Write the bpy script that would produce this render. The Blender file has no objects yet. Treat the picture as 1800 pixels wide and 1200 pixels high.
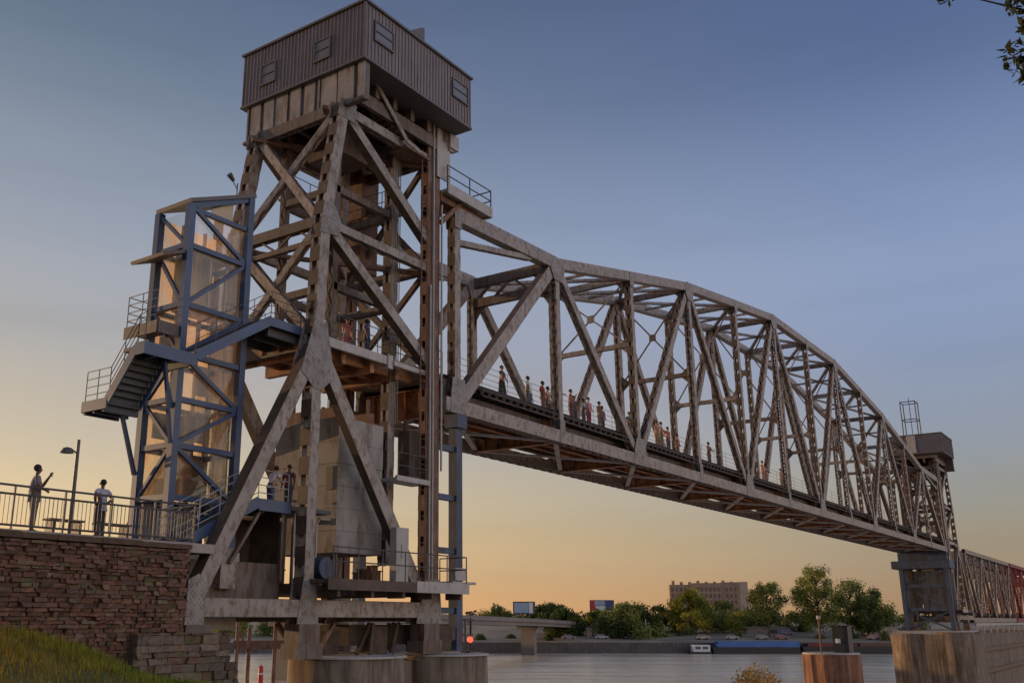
import bpy, math, random
from mathutils import Vector, Matrix
random.seed(7)
scene = bpy.context.scene
COL = scene.collection
R = math.radians
# ------------------------------------------------------------------ camera
cam_d = bpy.data.cameras.new('camera')
cam = bpy.data.objects.new('camera', cam_d)
COL.objects.link(cam)
scene.camera = cam
cam.location = (-34.343, -24.709, -9.003)
cam.rotation_euler = (R(90 + 15.816), 0, R(35.844 - 90))
cam_d.sensor_width = 36.0
cam_d.lens = 34.618
cam_d.shift_x = 0.05841
cam_d.clip_start = 0.1
cam_d.clip_end = 6000
# ------------------------------------------------------------------ sky + sun
OPPOSITE_FILL = (4.9, 3.9, 2.85)
SUN_AZ, SUN_EL = 100.0, 5.0          # azimuth counter-clockwise from +x
world = bpy.data.worlds.new('World')
scene.world = world
world.use_nodes = True
wn, wl = world.node_tree.nodes, world.node_tree.links
wn.clear()
w_out = wn.new('ShaderNodeOutputWorld')
w_bg = wn.new('ShaderNodeBackground')
w_sky = wn.new('ShaderNodeTexSky')
w_sky.sky_type = 'NISHITA'
w_sky.sun_disc = False
w_sky.sun_elevation = R(SUN_EL)
w_sky.sun_rotation = R(90 - SUN_AZ)
w_sky.air_density = 1.0
w_sky.dust_density = 2.0
w_sky.ozone_density = 2.0
w_bg.inputs['Strength'].default_value = 1.0
# the sky texture is blended with a measured dusk gradient: colour by height, from the sunward side to the side away from the sun
def w_math(op, a, b=None, clamp=False):
    n = wn.new('ShaderNodeMath'); n.operation = op; n.use_clamp = clamp
    for i, v in enumerate((a, b)):
        if v is None: continue
        if hasattr(v, 'links'): wl.new(v, n.inputs[i])
        else: n.inputs[i].default_value = v
    return n.outputs[0]
w_tc = wn.new('ShaderNodeTexCoord')
w_sep = wn.new('ShaderNodeSeparateXYZ'); wl.new(w_tc.outputs['Generated'], w_sep.inputs[0])
sx_, sy_, sz_ = w_sep.outputs
dotp = w_math('ADD', w_math('MULTIPLY', sx_, math.cos(R(SUN_AZ))), w_math('MULTIPLY', sy_, math.sin(R(SUN_AZ))))
hlen = w_math('MAXIMUM', w_math('SQRT', w_math('ADD', w_math('MULTIPLY', sx_, sx_), w_math('MULTIPLY', sy_, sy_))), 0.08)
toward = w_math('MULTIPLY', w_math('ADD', w_math('DIVIDE', dotp, hlen), 1.0), 0.5)
def w_ramp(stops):
    r = wn.new('ShaderNodeValToRGB'); r.color_ramp.interpolation = 'CARDINAL'; el = r.color_ramp.elements
    while len(el) < len(stops): el.new(0.5)
    for e, (p_, c_) in zip(el, stops): e.position = p_; e.color = (*c_, 1)
    wl.new(sz_, r.inputs[0]); return r.outputs[0]
far_sky = w_ramp([(0.0, (0.345, 0.215, 0.118)), (0.04, (0.335, 0.25, 0.167)), (0.09, (0.32, 0.29, 0.238)), (0.15, (0.275, 0.3, 0.34)), (0.24, (0.25, 0.305, 0.445)), (0.34, (0.235, 0.305, 0.475)), (0.46, (0.125, 0.178, 0.325)), (0.6, (0.07, 0.107, 0.225)), (1.0, (0.055, 0.085, 0.18))])
near_sky = w_ramp([(0.0, (0.95, 0.49, 0.2)), (0.04, (0.84, 0.51, 0.235)), (0.09, (0.78, 0.56, 0.3)), (0.15, (0.62, 0.5, 0.34)), (0.24, (0.445, 0.408, 0.366)), (0.34, (0.33, 0.352, 0.4)), (0.46, (0.2, 0.242, 0.312)), (0.6, (0.09, 0.125, 0.205)), (1.0, (0.055, 0.085, 0.18))])
def w_mix(f, a, b, mode='MIX'):
    n = wn.new('ShaderNodeMix'); n.data_type = 'RGBA'; n.blend_type = mode
    for i, v in ((0, f), (6, a), (7, b)):
        if hasattr(v, 'links'): wl.new(v, n.inputs[i])
        elif i == 0: n.inputs[i].default_value = v
        else: n.inputs[i].default_value = (*v, 1)
    return n.outputs[2]
u_ = w_math('DIVIDE', w_math('SUBTRACT', toward, 0.5), 0.4, True)
grad = w_mix(u_, far_sky, near_sky)
# the unseen sky opposite the sunset is brightened as added fill light
opp = w_math('DIVIDE', w_math('SUBTRACT', 0.3, toward), 0.25, True)
grad = w_mix(opp, grad, w_mix(1.0, far_sky, OPPOSITE_FILL, 'MULTIPLY'))
w_n = wn.new('ShaderNodeTexNoise'); w_n.inputs['Scale'].default_value = 2.2; w_n.inputs['Detail'].default_value = 6
w_mp = wn.new('ShaderNodeMapping'); w_mp.inputs['Scale'].default_value = (1.2, 1.2, 9.0)
wl.new(w_tc.outputs['Generated'], w_mp.inputs[0]); wl.new(w_mp.outputs[0], w_n.inputs['Vector'])
veil = w_math('ADD', w_math('MULTIPLY', w_n.outputs['Fac'], 0.3), 0.85)
grad = w_mix(1.0, grad, w_mix(veil, (0, 0, 0), (1, 1, 1)), 'MULTIPLY')
tinted = w_mix(1.0, w_sky.outputs[0], (0.12, 0.12, 0.12), 'MULTIPLY')
wl.new(w_mix(0.94, tinted, grad), w_bg.inputs['Color'])
wl.new(w_bg.outputs[0], w_out.inputs['Surface'])
sun_d = bpy.data.lights.new('sun', 'SUN')
sun_d.energy = 3.0
sun_d.angle = R(0.6)
sun_d.color = (1.0, 0.62, 0.32)
sun = bpy.data.objects.new('sun', sun_d)
COL.objects.link(sun)
to_sun = Vector((math.cos(R(SUN_AZ)) * math.cos(R(SUN_EL)), math.sin(R(SUN_AZ)) * math.cos(R(SUN_EL)), math.sin(R(SUN_EL))))
sun.rotation_euler = to_sun.to_track_quat('Z', 'Y').to_euler()
sun.location = to_sun * 200
scene.view_settings.view_transform = 'Standard'
scene.view_settings.look = 'None'
scene.view_settings.exposure = 0.14
scene.view_settings.gamma = 1.0
scene.cycles.max_bounces = 6
scene.cycles.transparent_max_bounces = 12

# ------------------------------------------------------------------ materials
def mat_base(name):
    m = bpy.data.materials.new(name)
    m.use_nodes = True
    nt = m.node_tree
    b = nt.nodes['Principled BSDF']
    tc = nt.nodes.new('ShaderNodeTexCoord')
    return m, nt, b, tc

def noise(nt, tc, scale, detail=6, rough=0.6, stretch=None):
    n = nt.nodes.new('ShaderNodeTexNoise')
    n.inputs['Scale'].default_value = scale
    n.inputs['Detail'].default_value = detail
    n.inputs['Roughness'].default_value = rough
    if stretch:
        mp = nt.nodes.new('ShaderNodeMapping')
        mp.inputs['Scale'].default_value = stretch
        nt.links.new(tc.outputs['Object'], mp.inputs['Vector'])
        nt.links.new(mp.outputs[0], n.inputs['Vector'])
    else:
        nt.links.new(tc.outputs['Object'], n.inputs['Vector'])
    return n.outputs['Fac']

def ramp(nt, fac, stops):
    r = nt.nodes.new('ShaderNodeValToRGB')
    el = r.color_ramp.elements
    while len(el) < len(stops): el.new(0.5)
    for e, (p, c) in zip(el, stops):
        e.position = p
        e.color = (c[0], c[1], c[2], 1) if hasattr(c, '__len__') else (c, c, c, 1)
    nt.links.new(fac, r.inputs[0])
    return r.outputs[0]

def mix(nt, fac, a, b, mode='MIX'):
    m = nt.nodes.new('ShaderNodeMix')
    m.data_type = 'RGBA'
    m.blend_type = mode
    if hasattr(fac, 'links'): nt.links.new(fac, m.inputs[0])
    else: m.inputs[0].default_value = fac
    for s, i in ((a, 6), (b, 7)):
        if hasattr(s, 'links'): nt.links.new(s, m.inputs[i])
        else: m.inputs[i].default_value = (s[0], s[1], s[2], 1)
    return m.outputs[2]

def bump(nt, b, h, strength=0.3, dist=0.02):
    n = nt.nodes.new('ShaderNodeBump')
    n.inputs['Strength'].default_value = strength
    n.inputs['Distance'].default_value = dist
    nt.links.new(h, n.inputs['Height'])
    nt.links.new(n.outputs[0], b.inputs['Normal'])

def simple(name, c, rough=0.6, var=0.25, scale=3.0, metal=0.0, dirt=None, dirt_at=0.58, bumps=0.15, stretch=None):
    """base colour with mottling, optional dirt/rust patches and fine bump"""
    m, nt, b, tc = mat_base(name)
    f1 = noise(nt, tc, scale, 6, 0.6)
    lo = [x * (1 - var) for x in c]; hi = [min(1, x * (1 + var)) for x in c]
    col = ramp(nt, f1, [(0.3, lo), (0.7, hi)])
    if dirt:
        f2 = noise(nt, tc, scale * 0.9 + 0.7, 8, 0.7, stretch or (2.2, 2.2, 0.45))
        mask = ramp(nt, f2, [(dirt_at - 0.07, 0.0), (dirt_at + 0.1, 1.0)])
        col = mix(nt, mask, col, dirt)
    nt.links.new(col, b.inputs['Base Color'])
    b.inputs['Roughness'].default_value = rough
    b.inputs['Metallic'].default_value = metal
    if bumps:
        f3 = noise(nt, tc, scale * 9, 4, 0.6)
        bump(nt, b, f3, bumps, 0.02)
    return m

M = {}
M['steel'] = simple('aged_grey_steel', (0.27, 0.228, 0.2), 0.5, 0.22, 1.1, dirt=(0.11, 0.06, 0.036), dirt_at=0.545, bumps=0.06, stretch=(2.4, 2.4, 1.5))
M['stair'] = simple('dark_stair_steel', (0.06, 0.06, 0.068), 0.6, 0.2, 2)
M['steel_dark'] = simple('dark_weathered_steel', (0.13, 0.105, 0.09), 0.6, 0.3, 1.5, dirt=(0.09, 0.04, 0.02), dirt_at=0.52)
M['lacing'] = simple('shade_brown_lacing_steel', (0.085, 0.056, 0.04), 0.7, 0.35, 1.6, dirt=(0.16, 0.135, 0.12), dirt_at=0.64, bumps=0.08)  # brown puts the shade of side faces into battens, lacing and cover plates
M['rust'] = simple('rusty_brown_steel', (0.15, 0.075, 0.045), 0.75, 0.4, 1.6, dirt=(0.27, 0.2, 0.16), dirt_at=0.6)
M['floor_steel'] = simple('rust_red_floor_steel', (0.38, 0.165, 0.07), 0.7, 0.4, 1.1, dirt=(0.07, 0.035, 0.02), dirt_at=0.56, stretch=(1, 1, 1))
M['light_steel'] = simple('pale_galvanised_steel', (0.36, 0.33, 0.31), 0.5, 0.15, 2.0, dirt=(0.2, 0.11, 0.06), dirt_at=0.62)
M['tar'] = simple('shade_black_timber', (0.022, 0.018, 0.016), 0.8, 0.3, 2.5)  # near black puts the shade under the deck edge into the timber
M['timber'] = simple('old_dark_timber', (0.075, 0.05, 0.035), 0.85, 0.4, 2.5, bumps=0.4)
M['cabin'] = simple('grey_brown_metal_siding', (0.178, 0.15, 0.155), 0.55, 0.15, 1.0, dirt=(0.13, 0.085, 0.075), dirt_at=0.6)
M['cabin_pale'] = simple('faded_pale_siding', (0.25, 0.225, 0.215), 0.6, 0.25, 0.9, dirt=(0.13, 0.095, 0.075), dirt_at=0.55)
M['trim'] = simple('dark_roof_trim', (0.10, 0.085, 0.085), 0.5, 0.2, 2)
M['blue'] = simple('blue_painted_steel', (0.036, 0.068, 0.145), 0.42, 0.2, 1.5, dirt=(0.05, 0.055, 0.075), dirt_at=0.6, bumps=0.05)
M['blue_dull'] = simple('dull_blue_steel', (0.05, 0.08, 0.155), 0.6, 0.3, 1.5, dirt=(0.045, 0.04, 0.04), dirt_at=0.5)
M['concrete'] = simple('weathered_concrete', (0.39, 0.37, 0.35), 0.85, 0.12, 0.6, dirt=(0.28, 0.245, 0.21), dirt_at=0.56, bumps=0.2, stretch=(1.2, 1.2, .8))
M['rail'] = simple('thin_grey_rail', (0.075, 0.068, 0.066), 0.45, 0.15, 3)
M['rail_light'] = simple('galvanised_rail', (0.36, 0.35, 0.34), 0.4, 0.15, 3)
M['black'] = simple('near_black_metal', (0.025, 0.024, 0.024), 0.5, 0.2, 3)
M['white'] = simple('white_paint', (0.72, 0.71, 0.7), 0.5, 0.06, 2)
M['red'] = simple('red_paint', (0.5, 0.03, 0.035), 0.45, 0.15, 3)
M['redsteel'] = simple('dark_red_truss_paint', (0.2, 0.034, 0.03), 0.6, 0.25, 1.5)
M['wood'] = simple('bench_wood', (0.14, 0.085, 0.05), 0.7, 0.3, 3)
M['beige'] = simple('beige_panel', (0.46, 0.36, 0.24), 0.5, 0.1, 1.5)
M['deck'] = simple('deck_slab', (0.16, 0.13, 0.11), 0.8, 0.25, 2)
M['pave'] = simple('promenade_paving', (0.3, 0.26, 0.22), 0.85, 0.2, 1.2)
M['rope'] = simple('wire_rope', (0.2, 0.17, 0.14), 0.5, 0.3, 2)

def mat_glass(name, tint, alpha, rough=0.06):
    m, nt, b, tc = mat_base(name)
    nt.nodes.remove(b)
    out = nt.nodes['Material Output']
    tr = nt.nodes.new('ShaderNodeBsdfTransparent'); tr.inputs[0].default_value = (*tint, 1)
    gl = nt.nodes.new('ShaderNodeBsdfGlossy'); gl.inputs['Roughness'].default_value = rough
    gl.inputs['Color'].default_value = (0.9, 0.9, 0.9, 1)
    d1 = nt.nodes.new('ShaderNodeBsdfDiffuse'); d1.inputs[0].default_value = (0.7, 0.62, 0.5, 1)
    d2 = nt.nodes.new('ShaderNodeBsdfTranslucent'); d2.inputs[0].default_value = (0.95, 0.68, 0.36, 1)  # orange tint paints a golden glow into the pane film
    df = nt.nodes.new('ShaderNodeMixShader'); df.inputs[0].default_value = 0.6
    nt.links.new(d1.outputs[0], df.inputs[1]); nt.links.new(d2.outputs[0], df.inputs[2])
    f = ramp(nt, noise(nt, tc, 0.9, 5, 0.6, (1, 1, .5)), [(0.35, 0.12), (0.65, 1.0)])
    dirt = nt.nodes.new('ShaderNodeMath'); dirt.operation = 'MULTIPLY'; dirt.inputs[1].default_value = alpha * 2
    nt.links.new(f, dirt.inputs[0])
    m1 = nt.nodes.new('ShaderNodeMixShader'); nt.links.new(dirt.outputs[0], m1.inputs[0])
    nt.links.new(tr.outputs[0], m1.inputs[1]); nt.links.new(df.outputs[0], m1.inputs[2])
    lw = nt.nodes.new('ShaderNodeFresnel'); lw.inputs[0].default_value = 1.5
    ge = nt.nodes.new('ShaderNodeNewGeometry')
    fr = nt.nodes.new('ShaderNodeMath'); fr.operation = 'SUBTRACT'; fr.use_clamp = True
    nt.links.new(lw.outputs[0], fr.inputs[0]); nt.links.new(ge.outputs['Backfacing'], fr.inputs[1])
    m2 = nt.nodes.new('ShaderNodeMixShader'); nt.links.new(fr.outputs[0], m2.inputs[0])
    nt.links.new(m1.outputs[0], m2.inputs[1]); nt.links.new(gl.outputs[0], m2.inputs[2])
    nt.links.new(m2.outputs[0], out.inputs['Surface'])
    return m
M['glow_glass'] = mat_glass('golden_glow_rear_glass', (0.97, 0.92, 0.83), 0.32)  # frosting added so the rear panes carry the golden glow of reflections
M['glass'] = mat_glass('shaft_glass', (0.97, 0.96, 0.94), 0.07)
m, nt, b, tc = mat_base('window_glass')
b.inputs['Base Color'].default_value = (0.14, 0.14, 0.15, 1); b.inputs['Roughness'].default_value = 0.08
bump(nt, b, noise(nt, tc, 1.5, 2), 0.1, 0.02)
M['window'] = m

def mat_riveted():
    m = simple('riveted_plate', (0.25, 0.222, 0.205), 0.5, 0.2, 1.3, dirt=(0.1, 0.058, 0.036), dirt_at=0.55, bumps=0, stretch=(2.0, 2.0, 1.4))
    nt = m.node_tree; b = nt.nodes['Principled BSDF']; tc = [n for n in nt.nodes if n.type == 'TEX_COORD'][0]
    sp = nt.nodes.new('ShaderNodeSeparateXYZ'); nt.links.new(tc.outputs['Object'], sp.inputs[0])
    def mth(op, a, c=None):
        n = nt.nodes.new('ShaderNodeMath'); n.operation = op
        for i, v in enumerate((a, c)):
            if v is None: continue
            if hasattr(v, 'links'): nt.links.new(v, n.inputs[i])
            else: n.inputs[i].default_value = v
        return n.outputs[0]
    k = 2 * math.pi / 0.17
    dots = mth('MULTIPLY', mth('COSINE', mth('MULTIPLY', sp.outputs[0], k)), mth('COSINE', mth('MULTIPLY', sp.outputs[2], k)))
    h = ramp(nt, dots, [(0.55, 0.0), (0.8, 1.0)])
    bump(nt, b, h, 1.0, 0.03)
    return m
M['plate'] = mat_riveted()

def mat_river():
    m, nt, b, tc = mat_base('river_water')
    b.inputs['Base Color'].default_value = (0.66, 0.54, 0.39, 1)
    b.inputs['Roughness'].default_value = 0.15
    b.inputs['IOR'].default_value = 1.33
    def wave(scale, detail, st):
        n = nt.nodes.new('ShaderNodeTexNoise'); n.inputs['Scale'].default_value = scale; n.inputs['Detail'].default_value = detail
        r0 = nt.nodes.new('ShaderNodeMapping'); r0.inputs['Rotation'].default_value = (0, 0, R(-32))
        m0 = nt.nodes.new('ShaderNodeMapping'); m0.inputs['Scale'].default_value = st
        nt.links.new(tc.outputs['Object'], r0.inputs[0]); nt.links.new(r0.outputs[0], m0.inputs[0]); nt.links.new(m0.outputs[0], n.inputs['Vector'])
        return n.outputs['Fac']
    f1 = wave(0.55, 4, (1.0, 0.4, 1.0)); f2 = wave(0.07, 4, (1.0, 0.22, 1.0))
    ad = nt.nodes.new('ShaderNodeMath'); ad.operation = 'MULTIPLY_ADD'; ad.inputs[1].default_value = 5.0
    nt.links.new(f2, ad.inputs[0]); nt.links.new(f1, ad.inputs[2])
    bump(nt, b, ad.outputs[0], 0.6, 0.6)
    return m
M['water'] = mat_river()

def mat_grass_ground():
    m, nt, b, tc = mat_base('grassy_ground')
    f1 = noise(nt, tc, 0.8, 6, 0.65)
    c = ramp(nt, f1, [(0.3, (0.075, 0.085, 0.022)), (0.52, (0.13, 0.125, 0.03)), (0.72, (0.22, 0.14, 0.04))])
    nt.links.new(c, b.inputs['Base Color']); b.inputs['Roughness'].default_value = 0.95
    bump(nt, b, noise(nt, tc, 9, 5), 0.6, 0.05)
    return m
M['ground'] = mat_grass_ground()
M['bank'] = simple('far_bank_earth', (0.26, 0.205, 0.14), 0.95, 0.4, 0.09)
M['riverwall'] = simple('dark_river_wall', (0.10, 0.085, 0.08), 0.85, 0.3, 0.15, dirt=(0.16, 0.13, 0.11), dirt_at=0.55)

def mat_attr(name, rough=0.9, bs=0.5, nscale=7, two=False):
    """colour from a per-piece attribute, mottled"""
    m, nt, b, tc = mat_base(name)
    a = nt.nodes.new('ShaderNodeAttribute'); a.attribute_name = 'tint'
    f = noise(nt, tc, nscale, 6, 0.65)
    c = mix(nt, 1.0, a.outputs['Color'], ramp(nt, f, [(0.25, 0.55), (0.75, 1.35)]), 'MULTIPLY')
    nt.links.new(c, b.inputs['Base Color']); b.inputs['Roughness'].default_value = rough
    if bs: bump(nt, b, f, bs, 0.03)
    if two:
        b.inputs['Specular IOR Level'].default_value = 0.2
        out = nt.nodes['Material Output']
        tl = nt.nodes.new('ShaderNodeBsdfTranslucent'); nt.links.new(c, tl.inputs[0])
        ms = nt.nodes.new('ShaderNodeMixShader'); ms.inputs[0].default_value = 0.35
        nt.links.new(b.outputs[0], ms.inputs[1]); nt.links.new(tl.outputs[0], ms.inputs[2])
        nt.links.new(ms.outputs[0], out.inputs['Surface'])
    return m
M['stone'] = mat_attr('rough_red_brown_stone')
M['leaf'] = mat_attr('leaves', 0.7, 0, 1.0, True)
M['blade'] = mat_attr('grass_blades', 0.8, 0, 2.0, True)
M['bark'] = simple('bark', (0.09, 0.065, 0.045), 0.9, 0.3, 4, bumps=0.6)
M['mortar'] = simple('dark_mortar', (0.1, 0.062, 0.04), 0.95, 0.35, 3)

def mat_hotel():
    m, nt, b, tc = mat_base('hotel_facade')
    c = ramp(nt, noise(nt, tc, 0.25, 5), [(0.3, (0.30, 0.19, 0.13)), (0.7, (0.42, 0.28, 0.19))])
    nt.links.new(c, b.inputs['Base Color']); b.inputs['Roughness'].default_value = 0.85
    return m
M['hotel'] = mat_hotel()
M['hotel_window'] = simple('dim_hotel_windows', (0.16, 0.115, 0.095), 0.3, 0.3, 0.4, bumps=0)
M['hotel_pale'] = simple('hotel_end_wall', (0.45, 0.36, 0.29), 0.85, 0.1, 0.3)
CLOTH = {}
def cloth(c):
    k = tuple(c)
    if k not in CLOTH: CLOTH[k] = simple('cloth_%d' % len(CLOTH), c, 0.85, 0.18, 9, bumps=0.3)
    return CLOTH[k]
SKIN = [simple('skin_dark', (0.10, 0.055, 0.035), 0.55, 0.08, 9, bumps=0), simple('skin_mid', (0.36, 0.2, 0.13), 0.55, 0.08, 9, bumps=0)]

# ------------------------------------------------------------------ helpers
def V(*a): return Vector(a if len(a) > 1 else a[0])

class MB:
    """collects faces into one mesh"""
    def __init__(s): s.v = []; s.f = []; s.t = []; s.cur = None; s.mi = []; s.slot = 0; s.two = None
    def add(s, vs, fs):
        o = len(s.v)
        s.v += [tuple(x) for x in vs]
        s.f += [tuple(i + o for i in f) for f in fs]
        s.mi += [s.slot] * len(fs)
        if s.cur is not None: s.t += [s.cur] * len(fs)
    def hexa(s, p):
        s.add(p, [(0, 3, 2, 1), (4, 5, 6, 7), (0, 1, 5, 4), (1, 2, 6, 5), (2, 3, 7, 6), (3, 0, 4, 7)])
    def box(s, x0, x1, y0, y1, z0, z1):
        s.hexa([(x0, y0, z0), (x1, y0, z0), (x1, y1, z0), (x0, y1, z0), (x0, y0, z1), (x1, y0, z1), (x1, y1, z1), (x0, y1, z1)])
    def beam(s, a, b, w, h, side=(0, 1, 0)):
        """box along a->b, w along side, h across"""
        a, b = V(a), V(b); d = (b - a).normalized(); sd = V(side)
        sd = (sd - d * sd.dot(d))
        if sd.length < 1e-3: sd = d.orthogonal()
        sd.normalize(); u = d.cross(sd)
        p = []
        for c in (a, b):
            for i, j in ((-1, -1), (1, -1), (1, 1), (-1, 1)):
                p.append(c + sd * (i * w / 2) + u * (j * h / 2))
        s.hexa(p)
    def member(s, a, b, w, h, side=(0, 1, 0), style='batten', pitch=0.8, t=0.035):
        """built-up member: two web plates tied by battens or lacing bars"""
        a, b = V(a), V(b); d = (b - a); L = d.length; d.normalize(); sd = V(side); sd = (sd - d * sd.dot(d)).normalized(); u = d.cross(sd)
        for k in (-1, 1):
            o = sd * (k * (w - t) / 2)
            s.beam(a + o, b + o, t, h, side)
            for j in (-1, 1):      # flange angles turned inwards
                q = sd * (k * (w / 2 - t - 0.045)) + u * (j * (h / 2 - 0.012))
                s.beam(a + q, b + q, 0.09, 0.02, side)
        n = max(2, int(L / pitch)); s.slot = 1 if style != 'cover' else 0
        for j in (-1, 1):
            q = u * (j * (h / 2 + 0.008))
            for i in range(n):
                p0 = a + d * (L * i / n) + q; p1 = a + d * (L * (i + 1) / n) + q
                if style == 'batten':
                    m_ = (p0 + p1) / 2; g = d * (L / n * 0.31)
                    s.beam(m_ - g, m_ + g, w, 0.014, side)
                elif style == 'lace':
                    e = sd * (w / 2 - 0.05) * (1 if i % 2 else -1)
                    s.beam(p0 - e, p1 + e, 0.07, 0.014, u.cross((p1 + e) - (p0 - e)))
                else:
                    s.beam(p0, p1, w, 0.014, side)
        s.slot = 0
    def plate(s, pts, n, t):
        """flat polygon pts thickened along n"""
        n = V(n).normalized() * (t / 2); k = len(pts); A = [V(p) - n for p in pts]; B = [V(p) + n for p in pts]
        s.add(A + B, [tuple(range(k - 1, -1, -1)), tuple(range(k, 2 * k))] + [(i, (i + 1) % k, k + (i + 1) % k, k + i) for i in range(k)])
    def tube(s, pts, r, n=8, caps=True):
        pts = [V(p) for p in pts]; rr = r if hasattr(r, '__len__') else [r] * len(pts)
        o = len(s.v); ref = None; vs = []
        for i, p in enumerate(pts):
            d = (pts[min(i + 1, len(pts) - 1)] - pts[max(i - 1, 0)]).normalized()
            if ref is None: ref = d.orthogonal()
            u = (ref - d * ref.dot(d)).normalized(); ref = u; w = d.cross(u)
            vs += [p + (u * math.cos(2 * math.pi * k / n) + w * math.sin(2 * math.pi * k / n)) * rr[i] for k in range(n)]
        fs = [(i * n + k, i * n + (k + 1) % n, (i + 1) * n + (k + 1) % n, (i + 1) * n + k) for i in range(len(pts) - 1) for k in range(n)]
        if caps: fs += [tuple(range(n - 1, -1, -1)), tuple(range((len(pts) - 1) * n, len(pts) * n))]
        s.add(vs, fs)
    def cyl(s, x, y, z0, z1, r, n=24, r1=None): s.tube([(x, y, z0), (x, y, z1)], [r, r1 or r], n)
    def ball(s, c, r, n=10, sq=(1, 1, 1)):
        c = V(c); vs = [c + V(0, 0, r * sq[2])]; m_ = n // 2
        for i in range(1, m_):
            a = math.pi * i / m_
            vs += [c + V(r * sq[0] * math.sin(a) * math.cos(2 * math.pi * k / n), r * sq[1] * math.sin(a) * math.sin(2 * math.pi * k / n), r * sq[2] * math.cos(a)) for k in range(n)]
        vs.append(c - V(0, 0, r * sq[2])); fs = [(0, 1 + k, 1 + (k + 1) % n) for k in range(n)]
        for i in range(m_ - 2):
            fs += [(1 + i * n + k, 1 + (i + 1) * n + k, 1 + (i + 1) * n + (k + 1) % n, 1 + i * n + (k + 1) % n) for k in range(n)]
        l = len(vs) - 1; o = 1 + (m_ - 2) * n; fs += [(l, o + (k + 1) % n, o + k) for k in range(n)]
        s.add(vs, fs)
    def build(s, name, mt, parent=None, smooth=False, loc=None):
        o0 = V(parent.location) if parent else (V(loc) if loc else V(0, 0, 0))
        if parent and parent.parent: o0 = o0 + V(parent.parent.location)
        me = bpy.data.meshes.new(name)
        me.from_pydata([(x - o0.x, y - o0.y, z - o0.z) for x, y, z in s.v], [], s.f)
        if s.t:
            at = me.attributes.new('tint', 'FLOAT_COLOR', 'FACE')
            at.data.foreach_set('color', [c for t in s.t for c in (t[0], t[1], t[2], 1.0)])
        if smooth: me.polygons.foreach_set('use_smooth', [True] * len(me.polygons))
        me.materials.append(mt)
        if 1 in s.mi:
            me.materials.append(M['lacing'] if mt is M['steel'] else mt); me.polygons.foreach_set('material_index', s.mi[:len(me.polygons)])  # second slot: darker steel with the side-face shade painted in
        o = bpy.data.objects.new(name, me)
        COL.objects.link(o)
        if parent: o.parent = parent
        elif loc: o.location = loc
        return o

def tag(o, label=None, cat=None, group=None, kind=None):
    if label: o['label'] = label
    if cat: o['category'] = cat
    if group: o['group'] = group
    if kind: o['kind'] = kind
    return o
def thing(name, loc, label, cat, group=None):
    o = bpy.data.objects.new(name, None); COL.objects.link(o); o.location = loc; o.empty_display_size = 0.5
    return tag(o, label, cat, group)
def part(name, mt, parent, fn, smooth=False):
    b_ = MB(); fn(b_); return b_.build(name, mt, parent, smooth)
def lerp(a, b, t): return a + (b - a) * t
def sstep(a, b, x):
    t = min(1, max(0, (x - a) / (b - a))); return t * t * (3 - 2 * t)
def railing(parent, path, h=1.1, post=1.6, mt=None, rails=(1.0, 0.5), pick=0, r=0.025, name='railing'):
    """railing that follows a polyline of floor points"""
    b_ = MB(); path = [V(p) for p in path]
    for a, c in zip(path, path[1:]):
        for k in rails: b_.tube([a + V(0, 0, h * k), c + V(0, 0, h * k)], r, 6)
        n = max(1, round((c - a).length / post))
        for i in range(n + 1):
            p = a.lerp(c, i / n); b_.tube([p, p + V(0, 0, h)], r, 6)
        if pick:
            n = int((c - a).length / pick)
            for i in range(n):
                p = a.lerp(c, (i + 0.5) / n); b_.beam(p + V(0, 0, 0.08), p + V(0, 0, h * rails[1 if len(rails) > 1 else 0]), 0.014, 0.014)
    return b_.build(name, mt or M['rail'], parent)
def stairs(parent, a, b, width_vec, fascia, tread_m, n, sides=(0, 1), fh=0.3):
    """flight from floor point a to b; width_vec spans its width"""
    a, b, w = V(a), V(b), V(width_vec)
    tr = MB(); run = V(b.x - a.x, b.y - a.y, 0); rise = b.z - a.z
    for i in range(n):
        p = a + run * (i / n) + V(0, 0, rise * (i + 1) / n); q = a + run * ((i + 1.15) / n) + V(0, 0, rise * (i + 1) / n)
        u = V(0, 0, 0.04)
        tr.hexa([p - u, q - u, q + w - u, p + w - u, p, q, q + w, p + w])
        rz = V(0, 0, rise / n)
        tr.hexa([p - rz - u, p - rz - u + run.normalized() * 0.02, p - rz - u + run.normalized() * 0.02 + w, p - rz - u + w, p - u, p - u + run.normalized() * 0.02, p - u + run.normalized() * 0.02 + w, p - u + w])
    tr.build('flight', tread_m, parent)
    st = MB(); wn_ = w.normalized()
    for k in sides:
        o = w * k + wn_ * (0.03 if k else -0.03)
        st.beam(a + o, b + o, 0.05, fh, wn_)
    st.build('stringer', fascia, parent)

# ------------------------------------------------------------------ setting
def h_ground(x, y):
    hw = max(-11.0, min(-9.3, -9.8 - 0.42 * (x + 18.6)))
    h = lerp(hw, -10.75, sstep(0, 6.5, -0.6 - y))
    xe = lerp(-24.5, -15.6, sstep(-13, -3, y))
    if x > xe: h -= (x - xe) * 0.75
    h += 0.12 * math.sin(x * 1.7 + y * 0.6) * math.sin(y * 1.3 - x * 0.4)
    return max(h, -19.5)
b_ = MB(); nx, ny = 110, 100
X = [-160 + 154 * (1 - (1 - i / (nx - 1)) ** 1.9) for i in range(nx)]; Y = [-140 + 139.3 * (1 - (1 - j / (ny - 1)) ** 1.9) for j in range(ny)]
b_.add([(x, y, h_ground(x, y)) for y in Y for x in X], [(j * nx + i, j * nx + i + 1, (j + 1) * nx + i + 1, (j + 1) * nx + i) for j in range(ny - 1) for i in range(nx - 1)])
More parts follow.
